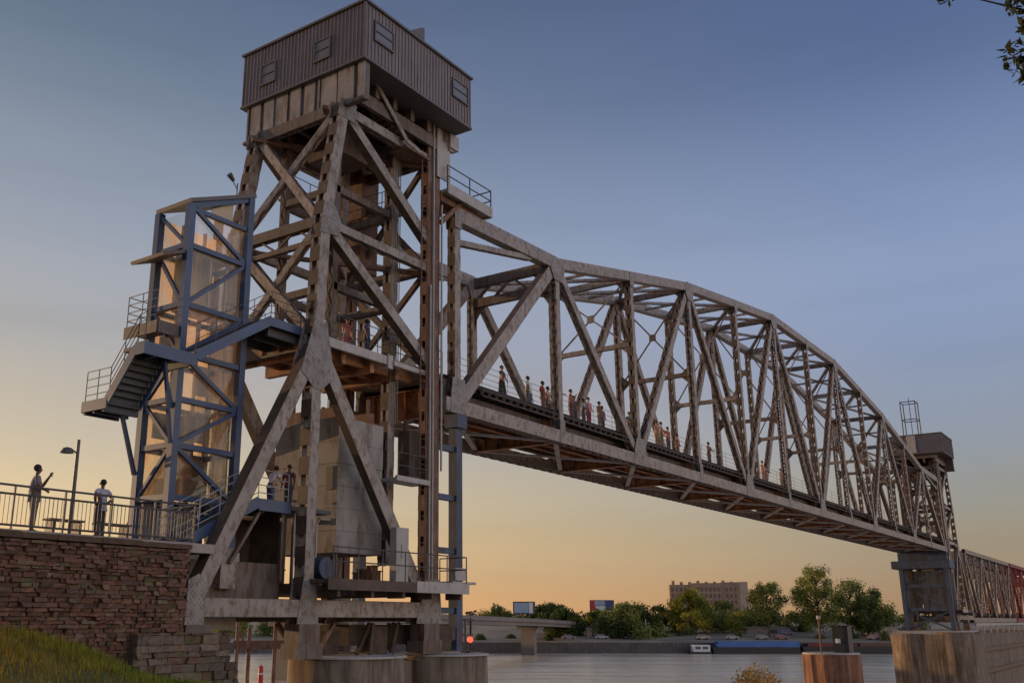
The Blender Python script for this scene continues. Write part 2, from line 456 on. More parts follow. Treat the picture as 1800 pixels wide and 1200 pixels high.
tag(b_.build('near_bank', M['ground'], smooth=True), kind='structure')
b_ = MB(); b_.add([(-2500, -2500, -18.5), (2500, -2500, -18.5), (2500, 2500, -18.5), (-2500, 2500, -18.5)], [(0, 1, 2, 3)])
tag(b_.build('river', M['water']), kind='structure')
# grass on the slope below the wall
b_ = MB(); rg = random.Random(3)
for i in range(15000):
    x = rg.uniform(-25, -15.9); y = -0.75 - abs(rg.gauss(0, 2.6))
    z = h_ground(x, y) - 0.02
    hh = rg.uniform(0.08, 0.26) * (1.5 if rg.random() < 0.06 else 1); a = rg.uniform(0, 6.28); l = rg.uniform(0, 0.12)
    dx, dy = math.cos(a) * 0.014, math.sin(a) * 0.014
    k = rg.random(); orange_mix = min(1, max(0, (-18.0 - x) / 5 + rg.gauss(0, 0.25)))  # blades turn more orange towards the left end of the slope
    g = (lerp(0.22, 0.5, orange_mix) * (0.6 + 0.8 * k), lerp(0.27, 0.27, orange_mix) * (0.6 + 0.8 * k), lerp(0.035, 0.045, orange_mix))
    b_.cur = g
    b_.add([(x - dx, y - dy, z), (x + dx, y + dy, z), (x + math.sin(a) * l, y - math.cos(a) * l, z + hh)], [(0, 1, 2)])
tag(b_.build('grass', M['blade']), 'yellow green grass growing on the slope below the stone wall', 'grass', kind='stuff')

# far bank: river wall line then rising ground out to the horizon
BL = [(20, 520), (110, 318), (169, 227.3), (227.1, 150.2), (262, 101), (299, 45.6), (340, -24), (400, -130), (520, -330), (800, -800)]
def far_dir(i):
    a = V(*BL[max(0, i - 1)]); c = V(*BL[min(len(BL) - 1, i + 1)]); d = (c - a).normalized(); return V(-d.y, d.x) * -1 if (V(-d.y, d.x).dot(V(1, 0.6)) < 0) else V(-d.y, d.x)
rows = [(0, -18.8), (1.5, -15.6), (10, -15.2), (25, -14.2), (60, -11.6), (120, -10.0), (300, -9.4), (900, -9.3), (2600, -9.2)]
b_ = MB(); nl = len(BL)
for dd, z in rows[1:]:
    b_.add([(BL[i][0] + far_dir(i).x * dd, BL[i][1] + far_dir(i).y * dd, z) for i in range(nl)], [])
for j in range(len(rows) - 2):
    b_.f += [(j * nl + i, j * nl + i + 1, (j + 1) * nl + i + 1, (j + 1) * nl + i) for i in range(nl - 1)]
tag(b_.build('far_bank', M['bank'], smooth=True), kind='structure')
b_ = MB()
for i in range(nl - 1):
    p, q = BL[i], BL[i + 1]; n0, n1 = far_dir(i), far_dir(i + 1)
    A = [(p[0], p[1], -19.2), (q[0], q[1], -19.2), (q[0] + n1.x * 1.6, q[1] + n1.y * 1.6, -19.2), (p[0] + n0.x * 1.6, p[1] + n0.y * 1.6, -19.2)]
    b_.hexa(A + [(x, y, -15.35) for x, y, z in A])
t_ = b_.build('river_wall', M['riverwall'])
tag(t_, 'long dark brown retaining wall along the far river bank', 'wall')

# ------------------------------------------------------------------ promenade, stone walls
b_ = MB(); b_.box(-70, -13.3, -0.35, 14, -7.0, -6.72)
tag(b_.build('promenade', M['pave']), kind='structure')
def stone_face(b_, x0, x1, z0, z1, y, ax='x', course=0.21, seed=1, tint=(0.15, 0.074, 0.047)):
    """irregular coursed stones standing proud of a core; ax x: face looks to -y, ax y: face looks to +x at x=y"""
    rs = random.Random(seed); z = z0
    while z < z1 - 0.05:
        h = min(course * rs.uniform(0.75, 1.3), z1 - z); x = x0 - rs.uniform(0, 0.4)
        while x < x1:
            l = rs.uniform(0.14, 0.48) * (course / .125) ** .7; xa, xb = max(x, x0), min(x + l, x1); x += l
            if xb - xa < 0.05: continue
            d = rs.uniform(0.0, 0.13); j = lambda s=0.04: rs.uniform(-s, s)
            k = rs.uniform(0.65, 1.3); w = rs.random()
            c = tint if w < 0.66 else ((0.17, 0.105, 0.065) if w < 0.82 else ((0.105, 0.06, 0.04) if w < 0.95 else (0.12, 0.1, 0.05)))
            b_.cur = tuple(q * k for q in c)
            g = 0.006
            P = [(xa + g, 0.2, z + g), (xb - g, 0.2, z + g), (xb - g, 0.2, z + h - g), (xa + g, 0.2, z + h - g),
                 (xa + g + j(), -d + j(), z + g + j(.012)), (xb - g + j(), -d + j(), z + g + j(.012)), (xb - g + j(), -d + j(), z + h - g + j(.012)), (xa + g + j(), -d + j(), z + h - g + j(.012))]
            if ax == 'x': P = [(p[0], y + p[1], p[2]) for p in P]
            elif ax == 'y': P = [(y - p[1], p[0], p[2]) for p in P]
            b_.add(P, [(0, 3, 2, 1)[::-1], (4, 5, 6, 7), (0, 1, 5, 4), (1, 2, 6, 5), (2, 3, 7, 6), (3, 0, 4, 7)])
        z += h
w = thing('stone_wall', (-20, -0.4, -11), 'tall red brown rough stone retaining wall holding up the promenade', 'wall')
b_ = MB(); stone_face(b_, -30, -14.55, -11.6, -6.95, -0.62, 'x', 0.105, 1); stone_face(b_, -0.6, 3.5, -13, -6.95, -14.55, 'y', 0.105, 2)
b_.build('stonework', M['stone'], w)
part('core', M['mortar'], w, lambda b: b.box(-30, -14.6, -0.55, 3.5, -13, -6.99))
b_ = MB(); x = -30
rs = random.Random(8)
while x < -14.5:
    l = rs.uniform(1.0, 1.6); b_.box(x, min(x + l, -14.45) - 0.015, -0.72, -0.3, -6.95 + rs.uniform(0, .01), -6.8 + rs.uniform(-.015, .015)); x += l
b_.build('coping', M['mortar'], w)
w = thing('stone_abutment', (-14, 1, -19), 'dark mossy stone abutment under the shore end of the steel tower', 'abutment')
b_ = MB(); stone_face(b_, -16.4, -12.75, -19, -10.2, -1.05, 'x', 0.2, 5, (0.14, 0.105, 0.075)); stone_face(b_, -1.0, 7.5, -19, -10.2, -12.75, 'y', 0.2, 6, (0.12, 0.10, 0.07))
stone_face(b_, -16.4, -13.1, -10.2, -9.35, -0.95, 'x', 0.2, 7, (0.15, 0.11, 0.08)); stone_face(b_, -1.0, 7.5, -10.2, -9.35, -13.1, 'y', 0.2, 9, (0.14, 0.11, 0.08))
b_.build('stonework', M['stone'], w)
part('core', M['mortar'], w, lambda b: (b.box(-16.4, -12.85, -0.95, 7.5, -19, -10.22), b.box(-16.4, -13.15, -0.9, 7.5, -10.22, -9.36)))
# concrete pad that carries the elevator
w = thing('concrete_pad', (-12.5, 2.5, -9), 'grey concrete base block carrying the glass elevator', 'base')
part('block', M['concrete'], w, lambda b: (b.box(-14.5, -10.7, 1.35, 6, -9.3, -6.78)))
part('ledge', M['concrete'], w, lambda b: b.box(-14.3, -10.6, 1.15, 1.35, -8.3, -8.05))

# promenade railing
w = thing('promenade_railing', (-20, -0.15, -6.72), 'grey picket railing along the edge of the promenade', 'railing')
b_ = MB()
for zz in (1.15, 0.92, 0.12): b_.tube([(-32, -0.15, -6.72 + zz), (-14.0, -0.15, -6.72 + zz)], 0.03, 6)
for zz in (1.15, 0.92, 0.12): b_.tube([(-14.0, -0.15, -6.72 + zz), (-14.0, 1.3, -6.72 + zz)], 0.03, 6)
b_.build('rail', M['rail'], w)
b_ = MB()
for i in range(140): b_.beam((-31.9 + i * 0.128, -0.15, -6.6), (-31.9 + i * 0.128, -0.15, -5.8), 0.016, 0.016)
for i in range(11): b_.beam((-14.0, -0.08 + i * 0.125, -6.6), (-14.0, -0.08 + i * 0.125, -5.8), 0.016, 0.016)
b_.build('pickets', M['rail'], w)
for i in range(13): part('post', M['rail'], w, lambda b: b.beam((-32 + i * 1.5, -0.15, -6.72), (-32 + i * 1.5, -0.15, -5.55), 0.05, 0.05))
# far side railing of the promenade
w = thing('promenade_railing', (-20, 13, -6.72), 'low picket railing along the rear side of the promenade behind the people', 'railing')
b_ = MB()
for zz in (0.95, 0.12): b_.tube([(-60, 13, -6.72 + zz), (-14, 13, -6.72 + zz)], 0.03, 6)
b_.build('rail', M['rail'], w)
b_ = MB()
for i in range(300): b_.beam((-59.9 + i * 0.153, 13, -6.6), (-59.9 + i * 0.153, 13, -5.8), 0.018, 0.018)
b_.build('pickets', M['rail'], w)
# lamp
w = thing('street_lamp', (-17.0, 1.8, -6.72), 'dark lamp post with one flat lamp head on the promenade', 'street lamp')
part('pole', M['rail'], w, lambda b: b.tube([(-17.0, 1.8, -6.72), (-17.0, 1.8, -3.72)], [0.07, 0.05], 8))
part('arm', M['rail'], w, lambda b: b.tube([(-17.0, 1.8, -4.15), (-17.25, 1.8, -4.02), (-17.5, 1.8, -4.05)], 0.025, 6))
part('lamp_head', M['rail'], w, lambda b: (b.tube([(-17.36, 1.8, -4.0), (-17.36, 1.8, -4.08), (-17.36, 1.8, -4.17)], [0.05, 0.16, 0.2], 12)))
# benches
def bench(x, y, label):
    w = thing('bench', (x, y, -6.72), label, 'bench', 'benches on the promenade')
    part('seat', M['wood'], w, lambda b: [b.box(x - 0.55, x + 0.55, y - 0.22 + k * 0.15, y - 0.1 + k * 0.15, -6.3, -6.25) for k in range(3)])
    for k in (-1, 1): part('leg', M['black'], w, lambda b: b.box(x + k * 0.42 - 0.04, x + k * 0.42 + 0.04, y - 0.2, y + 0.18, -6.72, -6.302))
bench(-17.9, 0.75, 'low bench behind the railing between the two standing people')
bench(-16.3, 0.75, 'low bench at the feet of the person in the pale shirt')

# ------------------------------------------------------------------ steel: lift span
P_ = 9.144; W = 5.34
HT = {0: 9.05, 1: 9.39, 2: 11.3, 3: 13.17, 4: 14.4, 5: 15.52}
def ht(k):
    k = min(k, 12 - k); return {0: 9.05, 1: 9.39, 2: 11.3, 3: 13.17, 4: 14.37, 5: 15.5, 6: 15.5}[k]
SP = thing('lift_span', (54.9, W / 2, 0), 'long arched grey steel truss span raised high over the river', 'bridge')
def LP(k, y): return V(k * P_, y, 0)
def UP(k, y): return V(k * P_, y, ht(k))
for y in (0, W):
    b_ = MB()
    for k in range(12):
        b_.member(LP(k, y), LP(k + 1, y), 0.5, 0.62, style='batten' if k else 'plate', pitch=0.9)
    b_.box(-0.9, 0, y - 0.25, y + 0.25, -0.31, 0.31)
    b_.build('bottom_chord', M['steel'], SP)
    b_ = MB()
    for k in range(12):
        if k in (0, 11): b_.member(UP(k, y), UP(k + 1, y), 0.5, 0.66, style='cover', pitch=4)
        else: b_.member(UP(k, y), UP(k + 1, y), 0.5, 0.55, style='cover', pitch=4)
    b_.build('top_chord', M['steel'], SP)
    for k in range(13):
        b_ = MB(); thick = 0.42 if k in (0, 12) else (0.40 if k % 2 else 0.36)
        b_.member(LP(k, y), UP(k, y), 0.42, thick, style='batten' if k % 2 == 0 else 'lace', pitch=0.85 if k % 2 == 0 else 0.42)
        b_.build('vertical_post', M['steel'], SP)
    for k in range(12):
        a, c = (LP(k, y), UP(k + 1, y)) if k % 2 == 0 else (UP(k, y), LP(k + 1, y))
        b_ = MB(); sz = 0.62 if k in (0, 11) else 0.45
        b_.member(a, c, 0.40, sz, style='plate' if k in (0, 11) else ('batten' if k % 2 == 0 else 'lace'), pitch=0.9 if k % 2 == 0 else 0.45)
        b_.build('diagonal', M['steel'], SP)
    for k in range(13):
        for sy in ((-1, 1) if y == 0 else (-1,)):
            b_ = MB(); b2 = MB()
            yy = y + sy * 0.262; q = LP(k, y); u = UP(k, y)
            if k % 2 == 0:
                s_ = 0.85 if 0 < k < 12 else 0.6
                b_.plate([(q.x - s_, yy, -0.34), (q.x + s_, yy, -0.34), (q.x + s_ * .95, yy, 0.5), (q.x + 0.45, yy, 1.25), (q.x - 0.45, yy, 1.25), (q.x - s_ * .95, yy, 0.5)], (0, 1, 0), 0.02)
                b2.plate([(u.x - .25, yy, u.z - .7), (u.x + .25, yy, u.z - .7), (u.x + .3, yy, u.z + .2), (u.x - .3, yy, u.z + .2)], (0, 1, 0), 0.02)
            else:
                b_.plate([(q.x - .3, yy, -0.33), (q.x + .3, yy, -0.33), (q.x + .24, yy, .9), (q.x - .24, yy, .9)], (0, 1, 0), 0.02)
                b2.plate([(u.x - .75, yy, u.z - .25 - (0.2 if k < 6 else 0)), (u.x - .4, yy, u.z - 1.0), (u.x + .4, yy, u.z - 1.0), (u.x + .75, yy, u.z - .25 - (0.2 if k > 6 else 0)), (u.x + .35, yy, u.z + .29), (u.x - .35, yy, u.z + .29)], (0, 1, 0), 0.02)
            b_.build('gusset_plate', M['plate'], SP); b2.build('gusset_plate', M['plate'], SP)
for y in (0, W):
    for x0, x1, z0, z1 in ((0.2, 6.6, 7.75, 8.95), (12 * P_ - .2, 12 * P_ - 6.6, 7.75, 8.95)):
        part('sub_strut', M['steel'], SP, lambda b: b.member((x0, y, z0), (x1, y, z1), .3, .26, style='lace', pitch=.5))
# sway frames between the trusses
for k in range(1, 12):
    b_ = MB(); x = k * P_; z1 = ht(k); z0 = 7.0
    b_.member((x, 0.2, z1 - 0.1), (x, W - 0.2, z1 - 0.1), 0.3, 0.55 if k in (1, 11) else 0.4, (1, 0, 0), 'lace', 0.5)
    if k in (1, 11):
        b_.member((x, 0.2, z1 - 1.3), (x, W - 0.2, z1 - 1.3), 0.3, 0.48, (1, 0, 0), 'lace', 0.5)
        for y0, y1 in ((0.2, 1.45), (1.45, W / 2), (W - 0.2, W - 1.45), (W - 1.45, W / 2)): b_.beam((x, y0, z1 - 1.2), (x, y1, z1 - 0.2), 0.16, 0.12, (1, 0, 0))
        for y0, s_ in ((0.2, 1), (W - 0.2, -1)):
            b_.plate([(x, y0, z1 - 1.4), (x, y0 + s_ * 1.1, z1 - 1.4), (x, y0 + s_ * .45, z1 - 1.75), (x, y0 + s_ * .15, z1 - 2.2), (x, y0, z1 - 2.9)], (1, 0, 0), 0.06)
    else:
        b_.member((x, 0.2, z0), (x, W - 0.2, z0), 0.22, 0.28, (1, 0, 0), 'lace', 0.5)
        b_.beam((x, 0.2, z0), (x, W - 0.2, z1 - 0.2), 0.1, 0.09, (1, 0, 0)); b_.beam((x + .06, W - 0.2, z0), (x + .06, 0.2, z1 - 0.2), 0.06, 0.09, (1, 0, 0))
        zc = (z0 + z1 - .2) / 2; b_.box(x - .06, x + .1, W / 2 - .22, W / 2 + .22, zc - .22, zc + .22)
        for y0, s_ in ((0.2, 1), (W - 0.2, -1)):
            b_.plate([(x, y0, z0 + .55), (x, y0 + s_ * .55, z0 + .1), (x, y0 + s_ * .55, z0 - .1), (x, y0, z0 - .6)], (1, 0, 0), 0.05)
            b_.plate([(x, y0, z1 - .2), (x, y0 + s_ * .7, z1 - .25), (x, y0, z1 - .95)], (1, 0, 0), 0.05)
    b_.build('sway_brace', M['steel_dark'] if k % 2 else M['steel'], SP)
b_ = MB()
for k in range(1, 11):
    b_.member(UP(k, .25) - V(0, 0, .1), UP(k + 1, W - .25) - V(0, 0, .1), .22, .2, (-P_, W, 0), 'lace', .5)
    b_.member(UP(k, W - .25) - V(0, 0, .12), UP(k + 1, .25) - V(0, 0, .12), .2, .18, (P_, W, 0), 'lace', .5)
    m0 = (UP(k, 0) + UP(k + 1, 0)) / 2
    b_.beam((m0.x, .2, m0.z - .1), (m0.x, W - .2, m0.z - .1), .14, .16, (1, 0, 0))
b_.build('top_bracing', M['steel'], SP)
for k in range(13):
    x = k * P_
    part('floor_beam', M['floor_steel'], SP, lambda b: (b.box(x - 0.02, x + 0.02, 0.22, W - 0.22, -0.25, 1.0), b.box(x - 0.18, x + 0.18, 0.22, W - 0.22, -0.29, -0.25), b.box(x - 0.18, x + 0.18, 0.22, W - 0.22, 1.0, 1.04),
        [b.box(x - 0.14, x + 0.14, y - .02, y + .02, -0.25, 1.0) for y in (.8, 1.6, 2.67, 3.7, 4.5)]))
for y in (0.85, 1.75, 2.67, 3.6, 4.5):
    b_ = MB()
    for k in range(12): b_.box(k * P_ + .03, (k + 1) * P_ - .03, y - .02, y + .02, 0.32, 0.98); b_.box(k * P_ + .2, (k + 1) * P_ - .2, y - .13, y + .13, 0.28, 0.32)
    b_.build('stringer', M['steel_dark'] if y in (.85, 4.5) else M['floor_steel'], SP)  # outer pair darkened to paint in the shade below the deck edge
b_ = MB()
for i in range(int(12 * P_ / 0.62)): b_.box(i * .62 + .05, i * .62 + .3, 0.3, W - 0.3, 1.045, 1.25)
b_.build('deck_ties', M['tar'], SP)
part('deck', M['deck'], SP, lambda b: b.box(-2.4, 12 * P_ + 2.4, 0.32, W - 0.32, 1.26, 1.42))
b_ = MB()
for y in (0.29, W - 0.29): b_.box(-.4, 12 * P_ + .4, y - .02, y + .02, 1.27, 1.46)
b_.build('deck_fascia', M['tar'], SP)
b_ = MB()
for y in (-0.2,):
    for z in (1.12, 0.86): b_.tube([(2.0, y + .05, z), (12 * P_ - 2, y + .05, z)], 0.045, 6)
b_.build('service_pipes', M['lacing'], SP)
b_ = MB()
for k in range(12):
    b_.member((k * P_ + .2, .3, -.14), ((k + 1) * P_ - .2, W - .3, -.14), .25, .14, (-P_, W, 0), 'lace', .6)
    b_.beam((k * P_ + .2, W - .3, -.2), ((k + 1) * P_ - .2, .3, -.2), .2, .1, (P_, W, 0))
b_.build('bottom_bracing', M['light_steel'], SP)
for y in (0.42, W - 0.42):
    railing(SP, [(0.6, y, 1.42), (12 * P_ - .6, y, 1.42)], 1.1, 2.2, M['rail'], (1.0, .74, .48, .24), r=0.011)
# sheave link and platform at the near end are with the tower

# ------------------------------------------------------------------ steel: lift towers (near one full, far one mirrored)
TY0, TY1 = 0.0, 4.8
def tower(mx, base_label, near):
    """mx maps tower x to world x"""
    def Q(x, y, z): return V(mx(x), y, z)
    T = thing('lift_tower', Q(-8, 2.4, -9.3), base_label, 'bridge tower', 'lift towers at the two ends of the span')
    sgn = 1 if mx(1) > mx(0) else -1
    def bx(b, x0, x1, y0, y1, z0, z1):
        a, c = mx(x0), mx(x1); b.box(min(a, c), max(a, c), y0, y1, z0, z1)
    for y in (TY0, TY1):
        part('back_leg', M['steel'], T, lambda b: (b.member(Q(-8.93, y, -8.4), Q(-8.9, y, 1.0), .5, .46, style='batten', pitch=1.0), b.member(Q(-8.9, y, 1.0), Q(-8.72, y, 5.8), .5, .5, style='batten', pitch=.9), b.member(Q(-8.72, y, 5.8), Q(-7.84, y, 11.2), .5, .5, style='batten', pitch=.9)))
        part('river_column', M['rust'] if near else M['steel_dark'], T, lambda b: (b.member(Q(-2.05, y, -9.0), Q(-2.05, y, 13.6), .42, .36, style='batten', pitch=1.0), b.member(Q(-1.55, y, -9.0), Q(-1.55, y, 13.6), .4, .36, style='lace', pitch=.5), bx(b, -1.84, -1.76, y - .12, y + .12, -9, 13.6)))
        part('end_post', M['steel'], T, lambda b: b.member(Q(-13.85, y, -8.5), Q(-8.95, y, .7), .5, .5, style='plate', pitch=3))
        part('bottom_chord', M['steel'], T, lambda b: (b.member(Q(-13.9, y, -8.6), Q(-1.3, y, -8.6), .5, .56, style='plate', pitch=2.1),))
        for a, c, sz in (((-8.6, .6), (-1.95, -8.7), .55), ((-7.6, 10.8), (-2.0, 7.0), .42), ((-8.5, 5.7), (-2.0, 1.5), .42)):
            part('diagonal', M['steel'], T, lambda b: b.member(Q(a[0], y, a[1]), Q(c[0], y, c[1]), .36, sz, style='plate', pitch=3))
        part('strut', M['steel'], T, lambda b: b.member(Q(-8.7, y, 5.8), Q(-2.1, y, 5.8), .3, .34, style='lace', pitch=.45))
        part('strut', M['steel'], T, lambda b: (b.member(Q(-8.0, y, 11.0), Q(-1.5, y, 11.0), .3, .4, style='lace', pitch=.45)))
        for sy in (-1, 1):
            gp = [MB() for _ in range(6)]
            yy = y + sy * .262
            gp[0].plate([Q(-9.75, yy, -.35), Q(-9.05, yy, -.9), Q(-8.7, yy, -.9), Q(-8.0, yy, -.35), Q(-8.5, yy, 1.7), Q(-9.15, yy, 1.7)], (0, 1, 0), .022)
            gp[1].plate([Q(-9.05, yy, 5.2), Q(-8.0, yy, 5.35), Q(-7.9, yy, 6.0), Q(-8.45, yy, 6.7), Q(-8.9, yy, 6.4)], (0, 1, 0), .022)
            gp[2].plate([Q(-8.3, yy, 10.5), Q(-7.35, yy, 10.5), Q(-7.2, yy, 11.3), Q(-8.15, yy, 11.3)], (0, 1, 0), .022)
            gp[3].plate([Q(-14.2, yy, -9.12), Q(-13.45, yy, -9.12), Q(-13.45, yy, -7.9), Q(-13.75, yy, -7.6), Q(-14.15, yy, -7.8)], (0, 1, 0), .022)
            gp[4].plate([Q(-9.45, yy, -9.11), Q(-8.4, yy, -9.11), Q(-8.6, yy, -7.6), Q(-9.2, yy, -7.6)], (0, 1, 0), .022)
            gp[5].plate([Q(-2.9, yy, -9.11), Q(-1.2, yy, -9.11), Q(-1.4, yy, -7.4), Q(-2.3, yy, -7.4)], (0, 1, 0), .022)
            for b_ in gp: b_.build('gusset_plate', M['plate'], T)
        for x in ((-13.7, -8.9, -2.0) if y == TY0 else (-13.7, -2.0)): part('shoe', M['steel_dark'], T, lambda b: [(bx(b, x - .5, x + .5, y - .35, y + .35, -9.75 if x > -10 else -9.36, -9.11), bx(b, x - .6, x + .6, y - .4, y + .4, -10.25 if x > -10 else -9.37, -9.75)) if x > -10 else bx(b, x - .5, x + .5, y - .35, y + .35, -9.36, -9.12)])
    # bracing of the shore face
    b_ = MB()
    for (x0, z0, x1, z1) in ((-8.85, 1.3, -8.72, 5.6), (-8.72, 6.0, -7.9, 10.9)):
        b_.member(Q(x0, .2, z0), Q(x1, 4.6, z1), .3, .34, (1, 0, 0), 'lace', .45)
        b_.member(Q(x0 + .02, 4.6, z0), Q(x1 + .02, .2, z1), .26, .3, (1, 0, 0), 'lace', .45)
    b_.build('cross_brace', M['steel'], T)
    b_ = MB()
    for x, z, h in ((-8.72, 5.8, .42), (-7.9, 11.0, .5), (-2.0, 11.0, .45), (-2.0, 5.8, .4), (-8.9, .95, .6), (-8.9, -8.72, .6), (-2.0, -8.72, .6), (-13.8, -8.72, .5)):
        part('cross_strut', M['steel_dark'], T, lambda b: b.member(Q(x, .25, z), Q(x, 4.55, z), .32, h, (1, 0, 0), 'lace', .45))
    b_.member(Q(-8.75, .25, 5.0), Q(-8.75, 4.55, 5.0), .2, .2, (1, 0, 0), 'lace', .45)
    for y0, y1 in ((.3, 1.35), (1.35, 2.4), (2.4, 3.45), (3.45, 4.5)): b_.beam(Q(-8.75, y0, 5.05 if y0 in (.3, 2.4) else 5.75), Q(-8.75, y1, 5.75 if y0 in (.3, 2.4) else 5.05), .08, .08, (1, 0, 0))
    for z0, z1 in ((6, 10.8), (1.5, 5.6)):
        b_.member(Q(-2.0, .2, z0), Q(-2.0, 4.6, z1), .24, .26, (1, 0, 0), 'lace', .45); b_.member(Q(-1.98, 4.6, z0), Q(-1.98, .2, z1), .2, .22, (1, 0, 0), 'lace', .45)
    b_.build('cross_strut', M['steel_dark'], T)
    # horizontal X at the middle level and top
    b_ = MB()
    for z in (5.8, 10.9):
        b_ = MB(); b_.beam(Q(-8.5, .3, z), Q(-2.2, 4.5, z), .2, .16, (0, 1, 0)); b_.beam(Q(-8.5, 4.5, z - .2), Q(-2.2, .3, z - .2), .2, .16, (0, 1, 0))
        b_.build('plan_brace', M['rust'], T)
    # machine house
    H = MB()
    cx0, cx1, cy0, cy1, cz0, cz1 = -8.05, -.6, -1.35, 5.75, 12.85, 15.35
    bx(H, cx0, cx1, cy0, cy1, cz0, cz1)
    n = 34
    for i in range(n + 1):
        x = lerp(cx0, cx1, i / n); bx(H, x - .022, x + .022, cy0 - .035, cy0, cz0 + .02, cz1 - .02)
        y = lerp(cy0, cy1, i / n); bx(H, cx0 - .035, cx0, y - .022, y + .022, cz0 + .02, cz1 - .02); bx(H, cx1, cx1 + .035, y - .022, y + .022, cz0 + .02, cz1 - .02)
    mh = H.build('machine_house', M['cabin'], T)
    part('roof', M['trim'], mh, lambda b: (bx(b, cx0 - .12, cx1 + .12, cy0 - .12, cy1 + .12, cz1, cz1 + .1), bx(b, cx0 - .06, cx0 + .06, cy0 - .06, cy0 + .06, cz0, cz1)))
    part('skirt_trim', M['trim'], mh, lambda b: (bx(b, cx0 - .07, cx1 + .07, cy0 - .07, cy1 + .07, cz0 - .1, cz0)))
    def window(x=None, y=None, z=0, w=.9, h=.95):
        fr = MB(); gl = MB()
        if y is None:      # in the long wall towards -y
            yy = cy0 - .07
            for a, c, d, e in ((x - w / 2, x + w / 2, z - h / 2, z - h / 2 + .07), (x - w / 2, x + w / 2, z + h / 2 - .07, z + h / 2), (x - w / 2, x - w / 2 + .07, z - h / 2 + .07, z + h / 2 - .07), (x + w / 2 - .07, x + w / 2, z - h / 2 + .07, z + h / 2 - .07), (x - w / 2 + .07, x + w / 2 - .07, z - .02, z + .02)):
                bx(fr, a, c, yy - .03, cy0 - .001, d, e)
            bx(gl, x - w / 2 + .03, x + w / 2 - .03, yy + .01, cy0 - .002, z - h / 2 + .03, z + h / 2 - .03)
        else:
            xx = cx0 - .07
            for a, c, d, e in ((y - w / 2, y + w / 2, z - h / 2, z - h / 2 + .07), (y - w / 2, y + w / 2, z + h / 2 - .07, z + h / 2), (y - w / 2, y - w / 2 + .07, z - h / 2 + .07, z + h / 2 - .07), (y + w / 2 - .07, y + w / 2, z - h / 2 + .07, z + h / 2 - .07), (y - w / 2 + .07, y + w / 2 - .07, z - .02, z + .02)):
                bx(fr, xx - .03, cx0 - .001, a, c, d, e)
            bx(gl, xx + .01, cx0 - .002, y - w / 2 + .03, y + w / 2 - .03, z - h / 2 + .03, z + h / 2 - .03)
        f = fr.build('window_frame', M['trim'], T); gl.build('pane', M['window'], f)
    if near:
        for y in (4.15, .95): window(y=y, z=13.95, w=.95, h=1.0)
        window(x=-6.9, z=14.3, w=1.25, h=.95); window(x=-1.45, z=14.3, w=1.25, h=.95)
    # pale boxed skirt under the shore side, built of separate sheets on posts
    b_ = MB(); rs = random.Random(4); y = -1.28
    while y < 5.5:
        w_ = rs.choice((.3, .55, .8, .95)); w_ = min(w_, 5.62 - y)
        bx(b_, -7.95 + rs.uniform(0, .05), -7.86, y, y + w_ - (.08 if rs.random() < .45 else .2), 11.15, 12.74); y += w_
    b_.build('pale_skirt', M['cabin_pale'], T)
    part('skirt_frame', M['steel_dark'], T, lambda b: (bx(b, -7.85, -7.6, -1.28, 5.6, 11.1, 12.74), bx(b, -8.0, -7.8, -1.32, 5.65, 11.0, 11.12), bx(b, -7.6, -.9, 5.4, 5.55, 11.1, 12.74)))
    part('house_floor', M['steel_dark'], T, lambda b: [bx(b, x - .12, x + .12, -.35, 5.6, 12.2, 12.74) for x in (-7.2, -6, -4.8, -3.6, -2.4, -1.2)] + [bx(b, -7.6, -.8, y - .1, y + .1, 11.6, 12.18) for y in (-.2, 1.2, 2.4, 3.6, 5.0)])
    # sheaves and ropes
    for y in (.75, 4.05):
        part('sheave', M['rust'], T, lambda b: b.tube([Q(-3.0, y - .12, 11.7), Q(-3.0, y + .12, 11.7)], 1.0, 24))
    b_ = MB()
    for y in (.55, 4.0):
        for i in range(5): b_.tube([Q(-3.75 + .17 * i, y + .04 * i, 11.5), Q(-3.75 + .17 * i, y + .04 * i, -1.2)], .022, 5)
        for i in range(4): b_.tube([Q(-2.75 + .1 * i, y, 11.5), Q(-.6 + .1 * i, y, 9.6)], .022, 5)
    b_.build('wire_ropes', M['rope'], T)
    # guide columns, ladder, pipes
    for y in (1.0, 3.9):
        part('guide_column', M['steel'], T, lambda b: (b.member(Q(-3.35, y, -6.9), Q(-3.35, y, 11.2), .42, .42, style='batten', pitch=1.2)))
    part('ladder', M['rust'], T, lambda b: (b.tube([Q(-2.35, -.25, -7.5), Q(-2.35, -.25, 11)], .03, 6), b.tube([Q(-2.75, -.25, -7.5), Q(-2.75, -.25, 11)], .03, 6), [b.tube([Q(-2.75, -.25, -7.4 + .35 * i), Q(-2.35, -.25, -7.4 + .35 * i)], .014, 5) for i in range(52)]))
    part('conduit', M['light_steel'], T, lambda b: [b.tube([Q(x, -.3, z0), Q(x, -.3, z1)], .05, 6) for x, z0, z1 in ((-1.95, -7.4, 12.8), (-2.15, -7.4, 5), (-1.35, -3, 9))])
    # deck between the trusses carrying the walkway across the tower
    part('deck', M['deck'], T, lambda b: (bx(b, -9.3, -.2, .35, 4.45, 1.2, 1.4)))
    part('shaft_casing', M['rust'], T, lambda b: (bx(b, -2.5, -1.3, 3.5, 4.3, 6.4, 11.5), bx(b, -2.55, -1.25, 3.45, 4.35, 8.9, 9.05)))
    part('deck_beam', M['floor_steel'], T, lambda b: [bx(b, x - .12, x + .12, .3, 4.5, .55, 1.2) for x in (-8.6, -6.9, -5.2, -3.6)] + [bx(b, -9.1, -2.2, y - .1, y + .1, .75, 1.19) for y in (.75, 1.7, 2.6, 3.6)])
